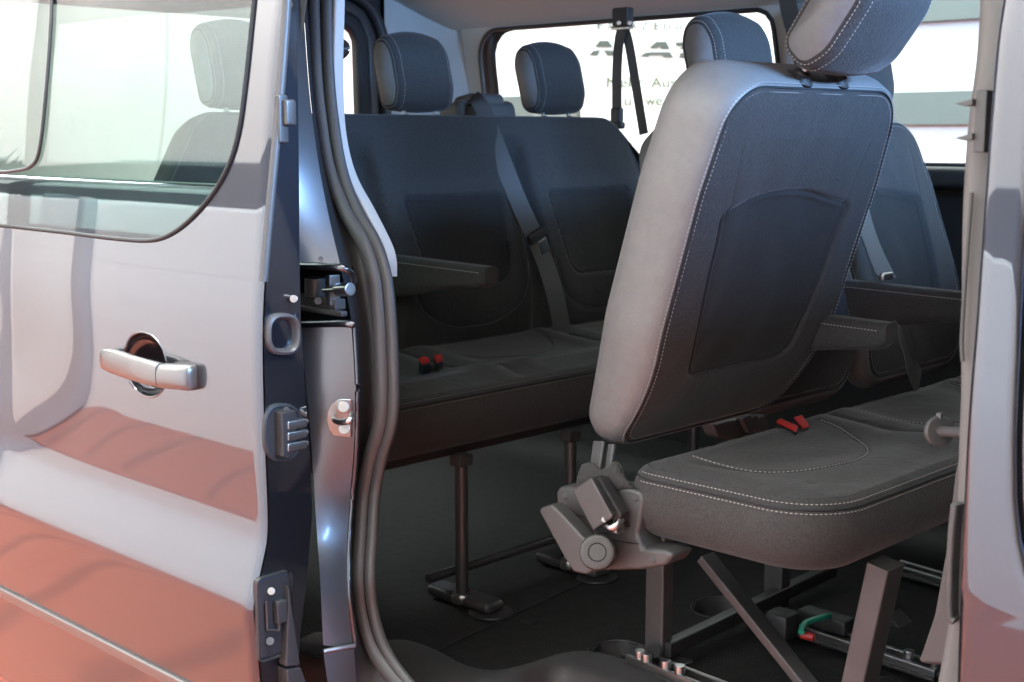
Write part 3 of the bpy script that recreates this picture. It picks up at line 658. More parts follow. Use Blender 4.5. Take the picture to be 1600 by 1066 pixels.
# --- inside shell: floor, ceiling, far wall, tailgate
fl = obj('van_floor', *sheet(lambda a, b_: (a, b_, 0.55), -3.36, 0.6, 1.34, 3.12, 0.05,
        [[tuple(at(x, y, Z=0.55)[:2]) for x, y in [(560, 1005), (600, 1004), (640, 1003), (680, 1018), (730, 1043), (775, 1050), (825, 1040), (880, 1023), (920, 1020), (965, 1030), (1060, 1062), (1150, 1095), (1300, 1200), (1100, 1500), (500, 1500), (300, 1100)]],
         [tuple(at(965 + 46 * math.cos(t), 1021 + 19 * math.sin(t), Z=0.55)[:2]) for t in np.linspace(0, 2 * math.pi, 24, endpoint=False)],
         [tuple(at(1125 + 45 * math.cos(t), 950 + 17 * math.sin(t), Z=0.55)[:2]) for t in np.linspace(0, 2 * math.pi, 24, endpoint=False)]]) , 'mat', van)
# the sill: a moulded plastic step around the edge of the floor
edge_px = [(500, 990), (560, 1000), (600, 1003), (636, 1003), (680, 1018), (730, 1043), (775, 1050), (825, 1040), (880, 1023), (920, 1020), (965, 1030), (1060, 1062), (1150, 1095), (1300, 1180), (1500, 1400)]
E0 = smooth_path([at(x, y, Z=0.556) for x, y in edge_px], 8)
steps = [(-0.02, 0.002, -0.004), (0, 0, 0.003), (0, -0.012, 0.006), (0, -0.05, 0.004), (0, -0.075, -0.006), (0, -0.09, -0.03), (0, -0.10, -0.09), (0, -0.105, -0.16)]
V = []; Fc = []; m = len(steps); E0 = resample(E0, 90)
for i, p in enumerate(E0):
    T = E0[min(i + 1, 89)] - E0[max(i - 1, 0)]; N = np.array([T[1], -T[0], 0]); N /= np.linalg.norm(N)
    N = 0.25 * N * (1 if N[1] < 0 else -1) + np.array([0, -0.75, 0])
    for a, d_, z_ in steps: V.append(p + N * (-d_) * 1.0 + np.array([0, 0, z_]))
for i in range(89):
    for j in range(m - 1): k = i * m + j; Fc.append((k, k + 1, k + m + 1, k + m))
M['sillplastic'] = mat('dark_grey_sill_plastic', (0.045, 0.044, 0.044), 0.5, bump=('noise', 600, 0.3, 0.0006), noise=(25, 0.25))
sill = obj('sill', V, Fc, 'sillplastic', van)
P0 = [at(x, y, Z=0.545) for x, y in [(560, 1000), (590, 1012), (640, 1035), (700, 1066), (780, 1110)]]; P1 = [at(x, y, Z=0.50) for x, y in [(556, 1030), (580, 1060), (600, 1090), (660, 1150), (740, 1200)]]
obj('sill_plate', *ruled(smooth_path(P0, 6), smooth_path(P1, 6), 30, 4), 'sillplastic', sill)
for cx, cy, rx, ry in ((965, 1021, 46, 19), (1125, 950, 45, 17)):
    V = []; Fc = []; n = 32
    for s, dz in ((1.04, 0.002), (1.0, 0.003), (0.98, -0.004), (0.93, -0.03), (0.85, -0.045)):
        for k in range(n):
            t = 2 * math.pi * k / n; p = at(cx + rx * s * math.cos(t), cy + ry * s * math.sin(t), Z=0.55); V.append((p[0], p[1], 0.55 + dz))
    for i in range(4):
        for k in range(n): k2 = (k + 1) % n; Fc.append((i * n + k, i * n + k2, (i + 1) * n + k2, (i + 1) * n + k))
    Fc.append(tuple(4 * n + k for k in range(n))); obj('anchor_cup', V, Fc, 'bracket', fl)
obj('floor_plug', *cyl(at(828, 973, Z=0.548), at(828, 973, Z=0.548) + np.array([0, 0, 0.006]), 0.016, 24), 'mat', fl)
P = [at(x, y, Z=0.5515) for x, y in [(676, 1020), (760, 980), (900, 915), (1060, 840)]]; obj('mat_joint', *sweep(smooth_path(P, 6), rrect(0.006, 0.003, 0.001), (0, 0, 1)), 'black', fl)
# ceiling profile across the van
CY = [1.30, 1.36, 1.48, 1.75, 2.13, 2.5, 2.78, 2.92, 3.0, 3.045]; CZ = [1.74, 1.80, 1.87, 1.93, 1.95, 1.93, 1.885, 1.845, 1.80, 1.772]
obj('headliner', *sheet(lambda a, b_: (a, b_, hermite(CY, CZ, b_)), -3.34, -0.12, 1.30, 3.045, 0.05), 'headliner', van)
obj('roof_skin', *sheet(lambda a, b_: (a, b_, 0.05 + 2.0 - 0.06 * ((b_ - 2.13) / 0.9) ** 2), -3.45, -0.10, 1.2, 3.15, 0.2), 'paint', van)
wall_y = lambda z: 3.11 - 0.06 * max(0, (z - 1.3) / 0.45) ** 1.3
h1 = rpoly([(-3.13, 1.345), (-2.00, 1.345), (-2.03, 1.763), (-3.13, 1.763)], [0.06, 0.05, 0.05, 0.09])
h2 = rpoly([(-1.87, 1.365), (-0.45, 1.365), (-0.45, 1.763), (-1.84, 1.763)], [0.05, 0.06, 0.06, 0.05])
sw = obj('side_panel', *sheet(lambda a, b_: (a, wall_y(b_), b_), -3.2, 0.6, 1.30, 1.79, 0.014, [h1, h2]), 'cream', van)
obj('lower_trim', *sheet(lambda a, b_: (a, 3.10 - 0.02 * math.sin((b_ - 0.55) * 4), b_), -3.36, 0.6, 0.55, 1.335, 0.03), 'black', sw)
obj('sill_ledge', *sweep([np.array([x, 3.085, 1.335]) for x in np.linspace(-3.3, 0.6, 20)], rrect(0.05, 0.055, 0.018), (0, 0, 1)), 'darkplastic', sw)
obj('body_skin', *sheet(lambda a, b_: (a, wall_y(b_) + 0.07, b_), -3.4, 0.7, 0.44, 1.98, 0.04, [h1, h2]), 'paint', sw)
for hl in (h1, h2):
    g = np.array(resample(hl, 120, True)); obj('side_window', *fill_loop(g, lambda x, z: (x, wall_y(z) + 0.03, z)), 'glass', sw)
    gp = [np.array([p[0], wall_y(p[1]) - 0.001, p[1]]) for p in g]; obj('window_gasket', *sweep(gp + [gp[0]], circ(0.007, 8), (0, 1, 0)), 'darkplastic', sw)
obj('cab_light_blocker', *box((0.15, 2.2, 1.165), (0.04, 1.75, 1.23), bev=0.01), 'darkplastic', van)  # added unseen panel, keeps the windscreen light off the lower seats
# rear corner pillar and tailgate
P = smooth_path([np.array([-3.19, wall_y(1.5) - 0.002, 0]), np.array([-3.27, 3.02, 0]), np.array([-3.325, 2.94, 0]), np.array([-3.335, 2.845, 0])], 8)
obj('corner_pillar', *ruled([(p[0], p[1], 1.0) for p in P], [(p[0], p[1] - 0.005, 1.9) for p in P], 25, 12), 'cream', van)
th = rpoly([(1.5, 1.18), (2.735, 1.18), (2.725, 1.775), (1.5, 1.775)], [0.08, 0.08, 0.06, 0.08])
tg = obj('tailgate', *sheet(lambda a, b_: (-3.36, a, b_), 1.25, 3.0, 0.5, 1.95, 0.02, [th]), 'darkplastic', van)
obj('rear_window', *fill_loop(np.array(resample(th, 100, True)), lambda y, z: (-3.38, y, z)), 'glass', tg)
gp = [np.array([-3.33, p[0], p[1]]) for p in resample(offset_loop(np.array(resample(th, 100, True)), -0.10), 100, True)]
obj('tailgate_frame', *sweep(gp + [gp[0]], rrect(0.035, 0.05, 0.015), (1, 0, 0)), 'darkplastic', tg)
gp = [np.array([-3.345, p[0], p[1]]) for p in resample(offset_loop(np.array(resample(th, 100, True)), -0.022), 100, True)]
obj('tailgate_seal', *sweep(gp + [gp[0]], rrect(0.05, 0.04, 0.015), (1, 0, 0)), 'black', tg)
gp = [np.array([-3.34, p[0], p[1]]) for p in resample(offset_loop(np.array(resample(th, 100, True)), -0.06), 100, True)]
obj('tailgate_trim', *sweep(gp + [gp[0]], rrect(0.04, 0.03, 0.01), (1, 0, 0)), 'darkplastic', tg)
# pillar between the two far windows with a belt guide
obj('side_pillar', *box((-1.935, 3.055, 1.56), (0.10, 0.05, 0.40), bev=0.018, seg=3), 'cream', van)

# ------------------------------------------------------------------ seats
def back_map(O, tau, yc):
    Vv = np.array([math.sin(tau), 0, math.cos(tau)]); W = np.array([math.cos(tau), 0, -math.sin(tau)]); O = np.array([O[0], yc, O[1]])
    def f(u, v, w_):
        t = min(1.0, max(0.0, (0.20 - v) / 0.20)) ** 2
        return O + np.array([0, 1, 0]) * u + Vv * v + W * (w_ - t * (0.050 * max(0.0, (w_ + 0.05) / 0.1)))
    return f
def seat_face(panel, U, V, S):
    d = seg_dist(U, V, panel); ins = in_np(U, V, panel)
    D = np.where(ins, -0.006 * np.clip(d / 0.012, 0, 1), 0) - 0.006 * np.exp(-(d / 0.004) ** 2)
    return D
BACK = [(-0.198, 0.0), (0.198, 0.0), (0.228, 0.20), (0.231, 0.40), (0.216, 0.56), (-0.216, 0.56), (-0.231, 0.40), (-0.228, 0.20)]
BRAD = [0.065, 0.065, 0.3, 0.3, 0.085, 0.085, 0.3, 0.3]
PANEL = rpoly([(-0.112, 0.125), (0.112, 0.125), (0.130, 0.22), (0.146, 0.375), (0.0, 0.405), (-0.146, 0.375), (-0.130, 0.22)], [0.035, 0.035, 0.2, 0.012, 0.4, 0.012, 0.2])
LINES = [[(-0.150, 0.38), (-0.166, 0.49)], [(0.150, 0.38), (0.166, 0.49)]]
BPROF = [(0.013, 0.047), (0.006, 0.043), (0.0, 0.028), (-0.003, 0.004), (-0.001, -0.022), (0.006, -0.042), (0.018, -0.050)]
def seat_back(parent, O, tau, yc, n=260, rings=90, armrest=True, stitch=True, hr_tau=None, hr_up=0.0, hr_dw=0.0, arm_len=0.36, ws=1.0, vs=1.0, ts=0.0, ps=1.0):
    mp = back_map(O, tau, yc); ol = rpoly([(u * ws, v * vs) for u, v in BACK], BRAD)
    pan = [np.array([u * ps, v * vs]) for u, v in PANEL]; prof = [(i_, w_ + ts * max(0.0, (w_ + 0.05) / 0.1)) for i_, w_ in BPROF]
    def front(U, V, S):
        D = seat_face(pan, U, V, S)
        D += 0.013 * np.clip(1 - S, 0, 1) ** 0.5 * 0.5                         # gentle crown
        D += 0.0011 * np.sin(U * 31 + 3 * np.sin(V * 17)) * np.sin(V * 23 + 2 * np.sin(U * 19 + yc * 7)) + 0.0012 * np.exp(-(1 - S) / 0.05) * np.sin(V * 210 + 5 * np.sin(V * 37 + yc)) * np.sin(V * 41 + yc * 3)
        D -= 0.016 * np.exp(-(U / 0.12) ** 4) * np.clip((V - 0.03) / 0.1, 0, 1) * np.clip((0.5 - V) / 0.1, 0, 1)
        for ln in LINES: D -= 0.002 * np.exp(-(seg_dist(U, V, ln, False) / 0.003) ** 2)
        return D
    (band, fr, bk), loops = pillow(ol, prof, mp, n, rings, front, lambda U, V, S: -0.012 * (1 - S))
    b = obj('backrest', *band, 'leather', parent, angle=80)
    split_cover(fr, UVF[0], [pan], b)
    obj('back_panel', *bk, 'fabric', b, angle=80)
    # inset panel in a ribbed cloth
    if stitch:
        for ins, w_ in ((0.0085, 0.0465 + ts), (0.021, 0.0475 + ts)):
            L = offset_loop(np.array(resample(ol, n, True)), ins if True else -ins)
            dashes([mp(u, v, w_ + 0.0006) for u, v in L] + [mp(L[0][0], L[0][1], w_)]).build('stitching', 'thread', b)
        L = offset_loop(np.array(resample(ol, n, True)), 0.015); P = [mp(u, v, 0.0475 + ts) for u, v in L]; obj('seam_piping', *sweep(P + [P[0]], circ(0.0014, 6), (1, 0, 0)), 'black', b)
    # head restraint
    ht = tau if hr_tau is None else hr_tau
    top = mp(0, 0.56 * vs, hr_dw); hv = np.array([math.sin(ht), 0, math.cos(ht)]); hw = np.array([math.cos(ht), 0, -math.sin(ht)])
    head_rest(parent, top + hv * (0.014 + hr_up), hv, hw, yc, n=150 if n > 200 else 110)
    if armrest: arm_rest(parent, mp, tau, L=arm_len)
    return mp
HEAD = [(-0.036, 0.010), (0.022, 0.0), (0.044, 0.045), (0.044, 0.130), (0.024, 0.172), (-0.020, 0.176), (-0.040, 0.14)]
def head_rest(parent, base, hv, hw, yc, wd=0.092, n=150):
    ol = rpoly(HEAD, [0.03, 0.03, 0.07, 0.08, 0.04, 0.045, 0.07]); base = np.array(base)
    f = lambda a, v, u: base + np.array([0, 1, 0]) * (u) + hw * a * (1 + 0.15 * (1 - (u / wd) ** 2)) + hv * (v + 0.012 * (1 - (u / wd) ** 2) * (v / 0.19))
    prof = [(0.012, -wd), (0.004, -wd + 0.004), (0.0, -wd + 0.014)] + [(-0.004 * math.sin(math.pi * k / 9), -wd + 0.014 + (2 * wd - 0.028) * k / 9) for k in range(1, 9)] + [(0.0, wd - 0.014), (0.004, wd - 0.004), (0.012, wd)]
    (band, fr, bk), loops = pillow(ol, prof, f, n, 24, lambda U, V, S: -0.012 * (1 - S ** 2), lambda U, V, S: 0.012 * (1 - S ** 2))
    h = obj('headrest', *band, 'fabric', parent, angle=80)
    obj('headrest_side', *fr, 'leather', h, angle=80); obj('headrest_side', *bk, 'leather', h, angle=80)
    for s in (-1, 1):
        for ins, off in ((0.0065, 0.0025), (-0.0005, 0.017)):
            L = offset_loop(np.array(resample(ol, n, True)), ins); L = L if np.sum(L[:, 0] * np.roll(L[:, 1], -1) - np.roll(L[:, 0], -1) * L[:, 1]) > 0 else L
            P = [f(a, v, s * (wd - off)) + np.array([0, s * 0.0008, 0]) for a, v in L]; dashes(P + [P[0]], L=0.0036, gap=0.0024, r=0.0006).build('stitching', 'thread', h)
        q = base + np.array([0, 1, 0]) * (s * 0.048)
        obj('headrest_post', *cyl(q - hv * 0.05, q + hv * 0.03, 0.0055, 12), 'chrome', h)
        obj('post_guide', *cyl(q - hv * 0.026, q - hv * 0.006, 0.021, 20, 0.5, 0.014), 'darkplastic', h)
def arm_rest(parent, mp, tau, u0=-0.235, L=0.30, tilt=-0.02):
    p = mp(u0, 0.235, 0.0); P = []; rad = []
    mb = MB(); prof = rrect(0.046, 1.0, 0.02, 4)
    V = []; Fc = []; k_ = L / 0.30; st = [(-0.06 * k_, 0.085, 0.9), (0.0, 0.100, 1.0), (0.08 * k_, 0.088, 1.0), (0.16 * k_, 0.070, 1), (0.24 * k_, 0.052, 1), (0.287 * k_, 0.044, 0.95), (0.30 * k_, 0.032, 0.75)]
    st = smooth_path([np.array(s) for s in st], 4); pr = rrect(0.05, 0.05, 0.016, 5); n = len(pr)
    for s, hgt, sc in st:
        for a, b_ in pr: V.append(np.array(p) + np.array([s, a * sc, tilt * s + (b_ - 0.025) * hgt / 0.05]))
    for i in range(len(st) - 1):
        for j in range(n): j2 = (j + 1) % n; Fc.append((i * n + j, i * n + j2, (i + 1) * n + j2, (i + 1) * n + j))
    Fc.append(tuple(range(n))); Fc.append(tuple((len(st) - 1) * n + j for j in range(n)))
    a = obj('armrest', V, Fc, 'fabric', parent)
    for s in (-1, 1):
        P = [np.array(p) + np.array([x, s * 0.0245, tilt * x - 0.012]) for x in np.linspace(-0.04, 0.292 * k_, 40)]
        dashes(P, r=0.0007).build('stitching', 'thread_dark' if s > 0 else 'thread', a)
def cushion(parent, x0, x1, y0, y1, zt, zb, seats, n=360, rings=90, rcorner=0.10, thread='thread', dip=0.02):
    ol = rpoly([(x0, y0), (x1, y0), (x1, y1), (x0, y1)], [0.05, rcorner, rcorner, 0.05]); h = zt - zb
    mp = lambda x, y, w_: np.array([x, y, zt + w_])
    prof = [(0.020, 0.0), (0.012, -0.004), (0.006, -0.011), (0.002, -0.020), (-0.002, -0.036), (-0.003, -h * 0.5), (0.002, -h * 0.66), (0.010, -h * 0.79), (0.026, -h * 0.90), (0.055, -h * 0.975), (0.10, -h)]
    X = np.linspace
    arcs = []
    for yc in seats: arcs.append([(x0 + 0.06 + 0.17 * math.cos(t), yc + 0.17 * math.sin(t)) for t in np.linspace(-1.5, 1.5, 24)])
    def top(Xx, Yy, S):
        e = np.clip((1 - S) / 0.25, 0, 1); D = 0.012 * e + 0.0012 * np.exp(-(1 - S) / 0.05) * np.sin((Xx + Yy) * 190 + 4 * np.sin(Yy * 43)) * (0.5 + 0.5 * np.sin(Yy * 29 + Xx * 13)) + 0.0012 * np.sin(Yy * 27 + 2 * np.sin(Xx * 21)) * np.sin(Xx * 33) * e
        D -= dip * np.exp(-(((Xx - (x0 + 0.24)) / 0.15) ** 2)) * e
        D += 0.012 * np.exp(-(((Xx - (x1 - 0.09)) / 0.06) ** 2)) * e
        for yc in seats: D += 0.010 * np.exp(-((np.abs(Yy - yc) - 0.19) / 0.035) ** 2) * e
        for i in range(len(seats) - 1): D -= 0.012 * np.exp(-((Yy - (seats[i] + seats[i + 1]) / 2) / 0.006) ** 2) * e
        for ar in arcs: D -= 0.004 * np.exp(-(seg_dist(Xx, Yy, ar, False) / 0.004) ** 2)
        for yc in seats: D -= 0.003 * np.exp(-(seg_dist(Xx, Yy, [(x0 + 0.25, yc - 0.145), (x1 - 0.08, yc - 0.15)], False) / 0.003) ** 2)
        return D
    (band, fr, bk), loops = pillow(ol, prof, mp, n, rings, top)
    c = obj('cushion', *band, 'fabric', parent, angle=80); obj('cushion_top', *fr, 'fabric', c, angle=80); obj('cushion_base', *bk, 'black', c)
    P = np.array(resample(ol, n, True))
    for ins, w_ in ((0.0095, -0.0062), (0.0030, -0.0175)):
        L = offset_loop(P, ins); Q = [mp(x, y, w_ + 0.0006) + (np.array([0, -0.0007, 0]) if y < y0 + 0.03 else 0) + (np.array([0.0007, 0, 0]) if x > x1 - 0.05 else 0) for x, y in L if x > x0 + 0.03]
        k = max(range(len(Q)), key=lambda i: np.linalg.norm(Q[i] - Q[i - 1])); Q = Q[k:] + Q[:k]
        dashes(Q, L=0.0042, gap=0.0022, r=0.00062).build('stitching', thread, c)
    L = offset_loop(P, 0.005); Q = [mp(x, y, -0.0125) for x, y in L]; obj('seam_piping', *sweep(Q + [Q[0]], circ(0.0016, 6), (0, 0, 1)), 'black', c)
    Sx = lambda Q2: [mp(x, y, float(top(np.array([x]), np.array([y]), np.array([0.5]))[0]) + 0.0045) for x, y in Q2]
    for ar in arcs: dashes(Sx(ar), L=0.004, gap=0.0025, r=0.0006).build('stitching', thread, c)
    return c
def webbing(name, P, parent, wd=0.047, up=(1, 0, 0), m='belt', t=0.0016, sm=8):
    return obj(name, *sweep(smooth_path(P, sm), rrect(wd, t, t * 0.45, 2), up), m, parent)

# ---- middle bench, its near backrest tipped forward
mid = empty('middle_bench', (-1.05, 2.13, 0.55)); tag(mid, 'middle row bench with grey leatherette sides, nearest backrest tipped forward', 'bench seat')
YC = [1.695, 2.15, 2.61]
cushion(mid, -1.20, -0.862, 1.45, 2.81, 0.972, 0.862, YC, 480, 110)
seat_back(mid, (-1.262, 0.976), R(17.4), YC[0], 360, 150, armrest=False, hr_tau=R(36), hr_up=0.0, hr_dw=0.045, ws=1.055, vs=1.045, ts=0.012, ps=1.13)
for yc in YC[1:]: seat_back(mid, (-1.355, 0.935), R(-20), yc, 220, 80, hr_tau=R(-12), hr_dw=0.045, hr_up=-0.008, arm_len=0.40)
# hinge side of the tipped backrest
Yh = 1.445
def sd(x, y, off=0.0): return at(x, y, Y=Yh - off)
P = [sd(x, y, 0.0) for x, y in [(868, 768), (874, 760), (918, 762), (928, 768), (934, 742), (950, 760), (980, 763), (1000, 768), (1006, 782), (1003, 800), (996, 835), (1003, 857), (1040, 860), (1052, 868), (1040, 884), (1000, 891), (930, 892), (900, 880), (872, 830)]]
cov = obj('hinge_cover', *prism(P, (0, 0.05, 0), 0.012, 4), 'plastic', mid, angle=60)
P = [sd(x, y, 0.002) for x, y in [(905, 763), (945, 760), (975, 800), (985, 822), (940, 835), (915, 800)]]; obj('hinge_opening', *prism(P, (0, -0.003, 0), 0.001), 'black', cov)
rot = None
P = [sd(x, y, 0.012) for x, y in [(905, 762), (935, 742), (969, 803), (938, 825)]]; obj('buckle_box', *prism(P, (0.012, -0.030, 0.004), 0.003, 3), 'bracket', cov)
P = [sd(x, y, 0.008) for x, y in [(940, 741), (952, 745), (985, 800), (978, 822), (967, 806)]]; obj('buckle_side', *prism(P, (0, -0.02, 0), 0.003), 'darkplastic', cov)
mb = MB(); mb.add(*tube([sd(947, 818, 0.03), sd(955, 825, 0.034), sd(964, 820, 0.03), sd(970, 811, 0.02)], 0.006, 10, 4)); mb.add(*cyl(sd(944, 812, 0.036), sd(944, 812, 0.042), 0.004, 12)); mb.add(*box(sd(962, 825, 0.022), (0.02, 0.02, 0.014), bev=0.004)); mb.build('hinge_bolt', 'chrome', cov)
for x, y in ((884, 775), (992, 778), (1020, 874)): obj('cover_screw', *cyl(sd(x, y, -0.002), sd(x, y, 0.0025), 0.0045, 14, 0.2), 'steel', cov)
gp = smooth_path([sd(x, y, 0.0006) for x, y in [(884, 800), (905, 806), (925, 812), (940, 838), (968, 846), (998, 850)]], 6); obj('part_line', *sweep(gp, circ(0.0008, 6), (0, 1, 0)), 'black', cov)
# release lever
P = [sd(x, y, 0.02) for x, y in [(860, 793), (864, 787), (880, 783), (890, 792), (931, 836), (948, 842), (958, 862), (951, 882), (934, 892), (914, 888), (901, 868)]]
obj('release_lever', *prism(P, (0, -0.026, 0), 0.007, 4), 'plastic', mid, angle=60)
obj('lever_hub', *cyl(sd(937, 863, 0.0), sd(933, 863, 0.058), 0.0255, 36, 0.28), 'plastic', mid)

hub_ax = sd(933, 863, 0.058) - sd(937, 863, 0.0); hub_ax /= np.linalg.norm(hub_ax); hub_c = sd(933, 863, 0.058); _, hs, hu = frame(hub_ax)
gp = [hub_c + 0.0002 * hub_ax + 0.0125 * (hs * math.cos(t) + hu * math.sin(t)) for t in np.linspace(0, 2 * math.pi, 33)]
obj('button_groove', *sweep(gp, circ(0.0009, 6), tuple(hub_ax)), 'black', mid)
# hinge straps and their cloth boot
for x, w_, y0, y1 in ((933, 0.022, 690, 752), (953, 0.013, 695, 750)): 
    obj('hinge_strap', *bar(at(x + 4, y0, Y=1.49), at(x - 4, y1, Y=1.47), w_, 0.008, (0, 1, 0)), 'bracket', mid)
P = [[at(912, 727, Y=1.455), at(928, 724, Y=1.45), at(943, 735, Y=1.448), at(962, 722, Y=1.455), at(972, 738, Y=1.46)], [at(905, 766, Y=1.45), at(925, 768, Y=1.442), at(945, 768, Y=1.44), at(962, 764, Y=1.444), at(992, 762, Y=1.452)]]
o = obj('cloth_boot', *ruled(smooth_path(P[0], 8), smooth_path(P[1], 8), 40, 8, (0.0, -0.006, 0)), 'fabric', mid); solid(o, 0.003)
# far hinge cover, buckles and belt tail behind the cushion
mb = MB()
for dx in (0, 12, 24): P = [at(x + dx, y, X=-1.30) for x, y in [(1160, 655), (1172, 648), (1180, 668), (1172, 678)]]; mb.add(*prism(P, (-0.02, 0, 0), 0.003))
mb.build('belt_anchor', 'plastic', mid)
P = [at(x, y, X=-1.31) for x, y in [(1113, 662), (1140, 655), (1172, 652), (1180, 676), (1150, 690), (1122, 684)]]; obj('hinge_cover', *prism(P, (-0.03, 0, 0), 0.006, 3), 'plastic', mid)
for q in ([(1213, 662), (1219, 657), (1247, 670), (1244, 676)], [(1240, 656), (1253, 652), (1264, 668), (1254, 671)]):
    P = [at(x, y, Z=0.982) for x, y in q]; k = obj('belt_buckle', *prism([p - np.array([0, 0, 0.02]) for p in P], (0, 0, 0.02), 0.002), 'darkplastic', mid); obj('release_button', *prism([p + np.array([0, 0, 0.0005]) for p in P], (0, 0, 0.004), 0.001), 'red', k)
webbing('lap_belt', [at(x, y, X=X_) for x, y, X_ in [(1402, 505, -1.20), (1412, 540, -1.18), (1425, 575, -1.16), (1436, 600, -1.17)]], mid, 0.05, (1, 0.2, 0))
webbing('shoulder_belt', [at(x, y, X=X_) for x, y, X_ in [(1338, 290, -1.42), (1352, 350, -1.38), (1370, 400, -1.34), (1387, 436, -1.31)]], mid, 0.045, (1, -0.3, 0))
obj('belt_tongue', *box(at(1385, 432, X=-1.30), (0.012, 0.04, 0.016), bev=0.004), 'chrome', mid)
# frame under the bench: posts, braces, cross bar, floor rails
YL = 1.73
def lg(x, y, off=0.0): return at(x, y, Y=YL + off)
pb = lg(1028, 1040); obj('post', *bar(pb, (pb[0], pb[1], 0.875), 0.028, 0.038, (1, 0, 0)), 'bracket', mid)
obj('brace', *bar(lg(1102, 870), lg(1266, 1075), 0.016, 0.034, (0, 1, 0)), 'bracket', mid)
obj('front_leg', *bar(lg(1384, 880, -0.10), lg(1338, 1090, -0.10), 0.034, 0.046, (0, 1, 0)), 'bracket', mid)
obj('post_hole', *cyl(lg(1022, 1018, -0.03), lg(1022, 1018, -0.0275), 0.011, 18, 0.05), 'black', mid)
YL2 = 2.5
def fixing(p, size, bolts, m='bracket'):
    k = obj('frame_bracket', *box(p, size, bev=0.002), m, mid)
    for d in bolts: q = np.array(p) + np.array(d); obj('bolt', *cyl(q, q + np.array([0, -0.007, 0]), 0.0065, 6, 0.1), 'steel', k)
fixing((pb[0] - 0.004, pb[1] - 0.017, 0.845), (0.07, 0.005, 0.035), [(-0.024, -0.002, 0.004), (0.024, -0.002, -0.004)], 'steel')
fixing((pb[0], pb[1] - 0.004, 0.562), (0.11, 0.06, 0.008), [], 'steel')
p2 = at(1213, 945, Z=0.56); obj('post', *bar(p2, (p2[0], p2[1], 0.875), 0.03, 0.04, (1, 0, 0)), 'bracket', mid)
obj('cross_bar', *bar(at(1040, 1015, Z=0.585), at(1300, 890, Z=0.585), 0.022, 0.026), 'steel', mid)
obj('brace', *bar(at(1392, 960, Y=2.2), at(1448, 1022, Y=2.2), 0.02, 0.05, (0, 1, 0)), 'bracket', mid)
def rail(P, Q, name='floor_rail'):
    P = np.array(P); Q = np.array(Q); d = (Q - P) / np.linalg.norm(Q - P); s = np.cross(d, (0, 0, 1)); mb = MB()
    for k in (-1, 1): mb.add(*bar(P + s * 0.016 * k, Q + s * 0.016 * k, 0.008, 0.022)); 
    r_ = obj(name, *(mb.V, mb.F), 'chrome', mid); obj('rail_bed', *bar(P - np.array([0, 0, 0.006]), Q - np.array([0, 0, 0.006]), 0.05, 0.008), 'steel', r_); return r_
rail(at(1235, 975, Z=0.565), at(1470, 1052, Z=0.565)); rail(at(990, 1028, Z=0.565), at(1150, 1090, Z=0.565)); rail(at(1400, 885, Z=0.565), at(1520, 920, Z=0.565))
mb = MB(); mb.add(*box(at(1222, 975, Z=0.59), (0.05, 0.05, 0.05), bev=0.012)); mb.add(*box(at(1290, 970, Z=0.585), (0.10, 0.04, 0.03), bev=0.008)); mb.build('rail_lock', 'darkplastic', mid)
mb = MB(); mb.add(*tube([at(1252, 988, Z=0.60), at(1258, 974, Z=0.605), at(1280, 966, Z=0.605), at(1296, 962, Z=0.6)], 0.0055, 8, 4)); mb.build('lock_tab', 'green', mid); mb = MB(); mb.add(*tube([at(1252, 992, Z=0.59), at(1272, 996, Z=0.59)], 0.007, 8, 0)); mb.build('lock_tab', 'red', mid)
for x, y in ((1010, 1035), (1040, 1046), (1062, 1054), (1000, 1030), (1420, 1030), (1460, 1046), (1480, 1030)): obj('rail_bolt', *cyl(at(x, y, Z=0.572), at(x, y, Z=0.572) + np.array([0, 0, 0.016]), 0.009, 14), 'chrome', mid)

# ---- rear bench
rear = empty('rear_bench', (-2.1, 2.12, 0.55)); tag(rear, 'dark fabric rear bench for three on tubular legs along the tailgate', 'bench seat')
YR = [1.645, 2.13, 2.60]; X0 = -2.20
cushion(rear, -2.25, -1.785, 1.40, 2.86, 0.968, 0.845, YR, 420, 90, 0.06, 'thread_dark')
mpR = back_map((X0, 0.965), R(-19), 0.0)
olR = rpoly([(1.43, 0.0), (2.85, 0.0), (2.93, 0.22), (2.90, 0.38), (2.76, 0.54), (1.50, 0.54), (1.385, 0.38), (1.36, 0.22)], [0.06, 0.06, 0.2, 0.1, 0.09, 0.09, 0.1, 0.2])
pnl = [[(x + yc, v) for x, v in rpoly([(-0.13, 0.13), (0.13, 0.13), (0.155, 0.34), (-0.155, 0.34)], [0.05, 0.05, 0.012, 0.012])] for yc in YR]
low = [[(x + yc, v) for x, v in smooth_path([np.array(q) for q in [(-0.185, 0.17), (-0.16, 0.085), (-0.08, 0.045), (0.0, 0.038), (0.08, 0.045), (0.16, 0.085), (0.19, 0.17)]], 6)] for yc in YR]
def rf(U, V, S):
    D = np.zeros(U.shape)
    for p in pnl: D += seat_face(p, U, V, S)
    for p in low: D -= 0.003 * np.exp(-(seg_dist(U, V, p, False) / 0.004) ** 2)
    for i in range(2): D -= 0.035 * np.exp(-((U - (YR[i] + YR[i + 1]) / 2 + 0.005) / 0.032) ** 4) * np.clip((0.49 - V) / 0.05, 0, 1)
    for yc in YR: D -= 0.012 * np.exp(-((U - yc) / 0.12) ** 4) * np.clip((0.48 - V) / 0.1, 0, 1)
    D -= 0.03 * np.clip((np.abs(U - 2.14) - 0.66) / 0.08, 0, 1)
    return D + 0.006 * np.clip((1 - S) * 6, 0, 1)
(band, fr, bk), _ = pillow(olR, BPROF, mpR, 420, 130, rf)
rb = obj('backrest', *band, 'fabric', rear, angle=80); split_cover(fr, UVF[0], pnl, rb); obj('back_panel', *bk, 'fabric', rb, angle=80)
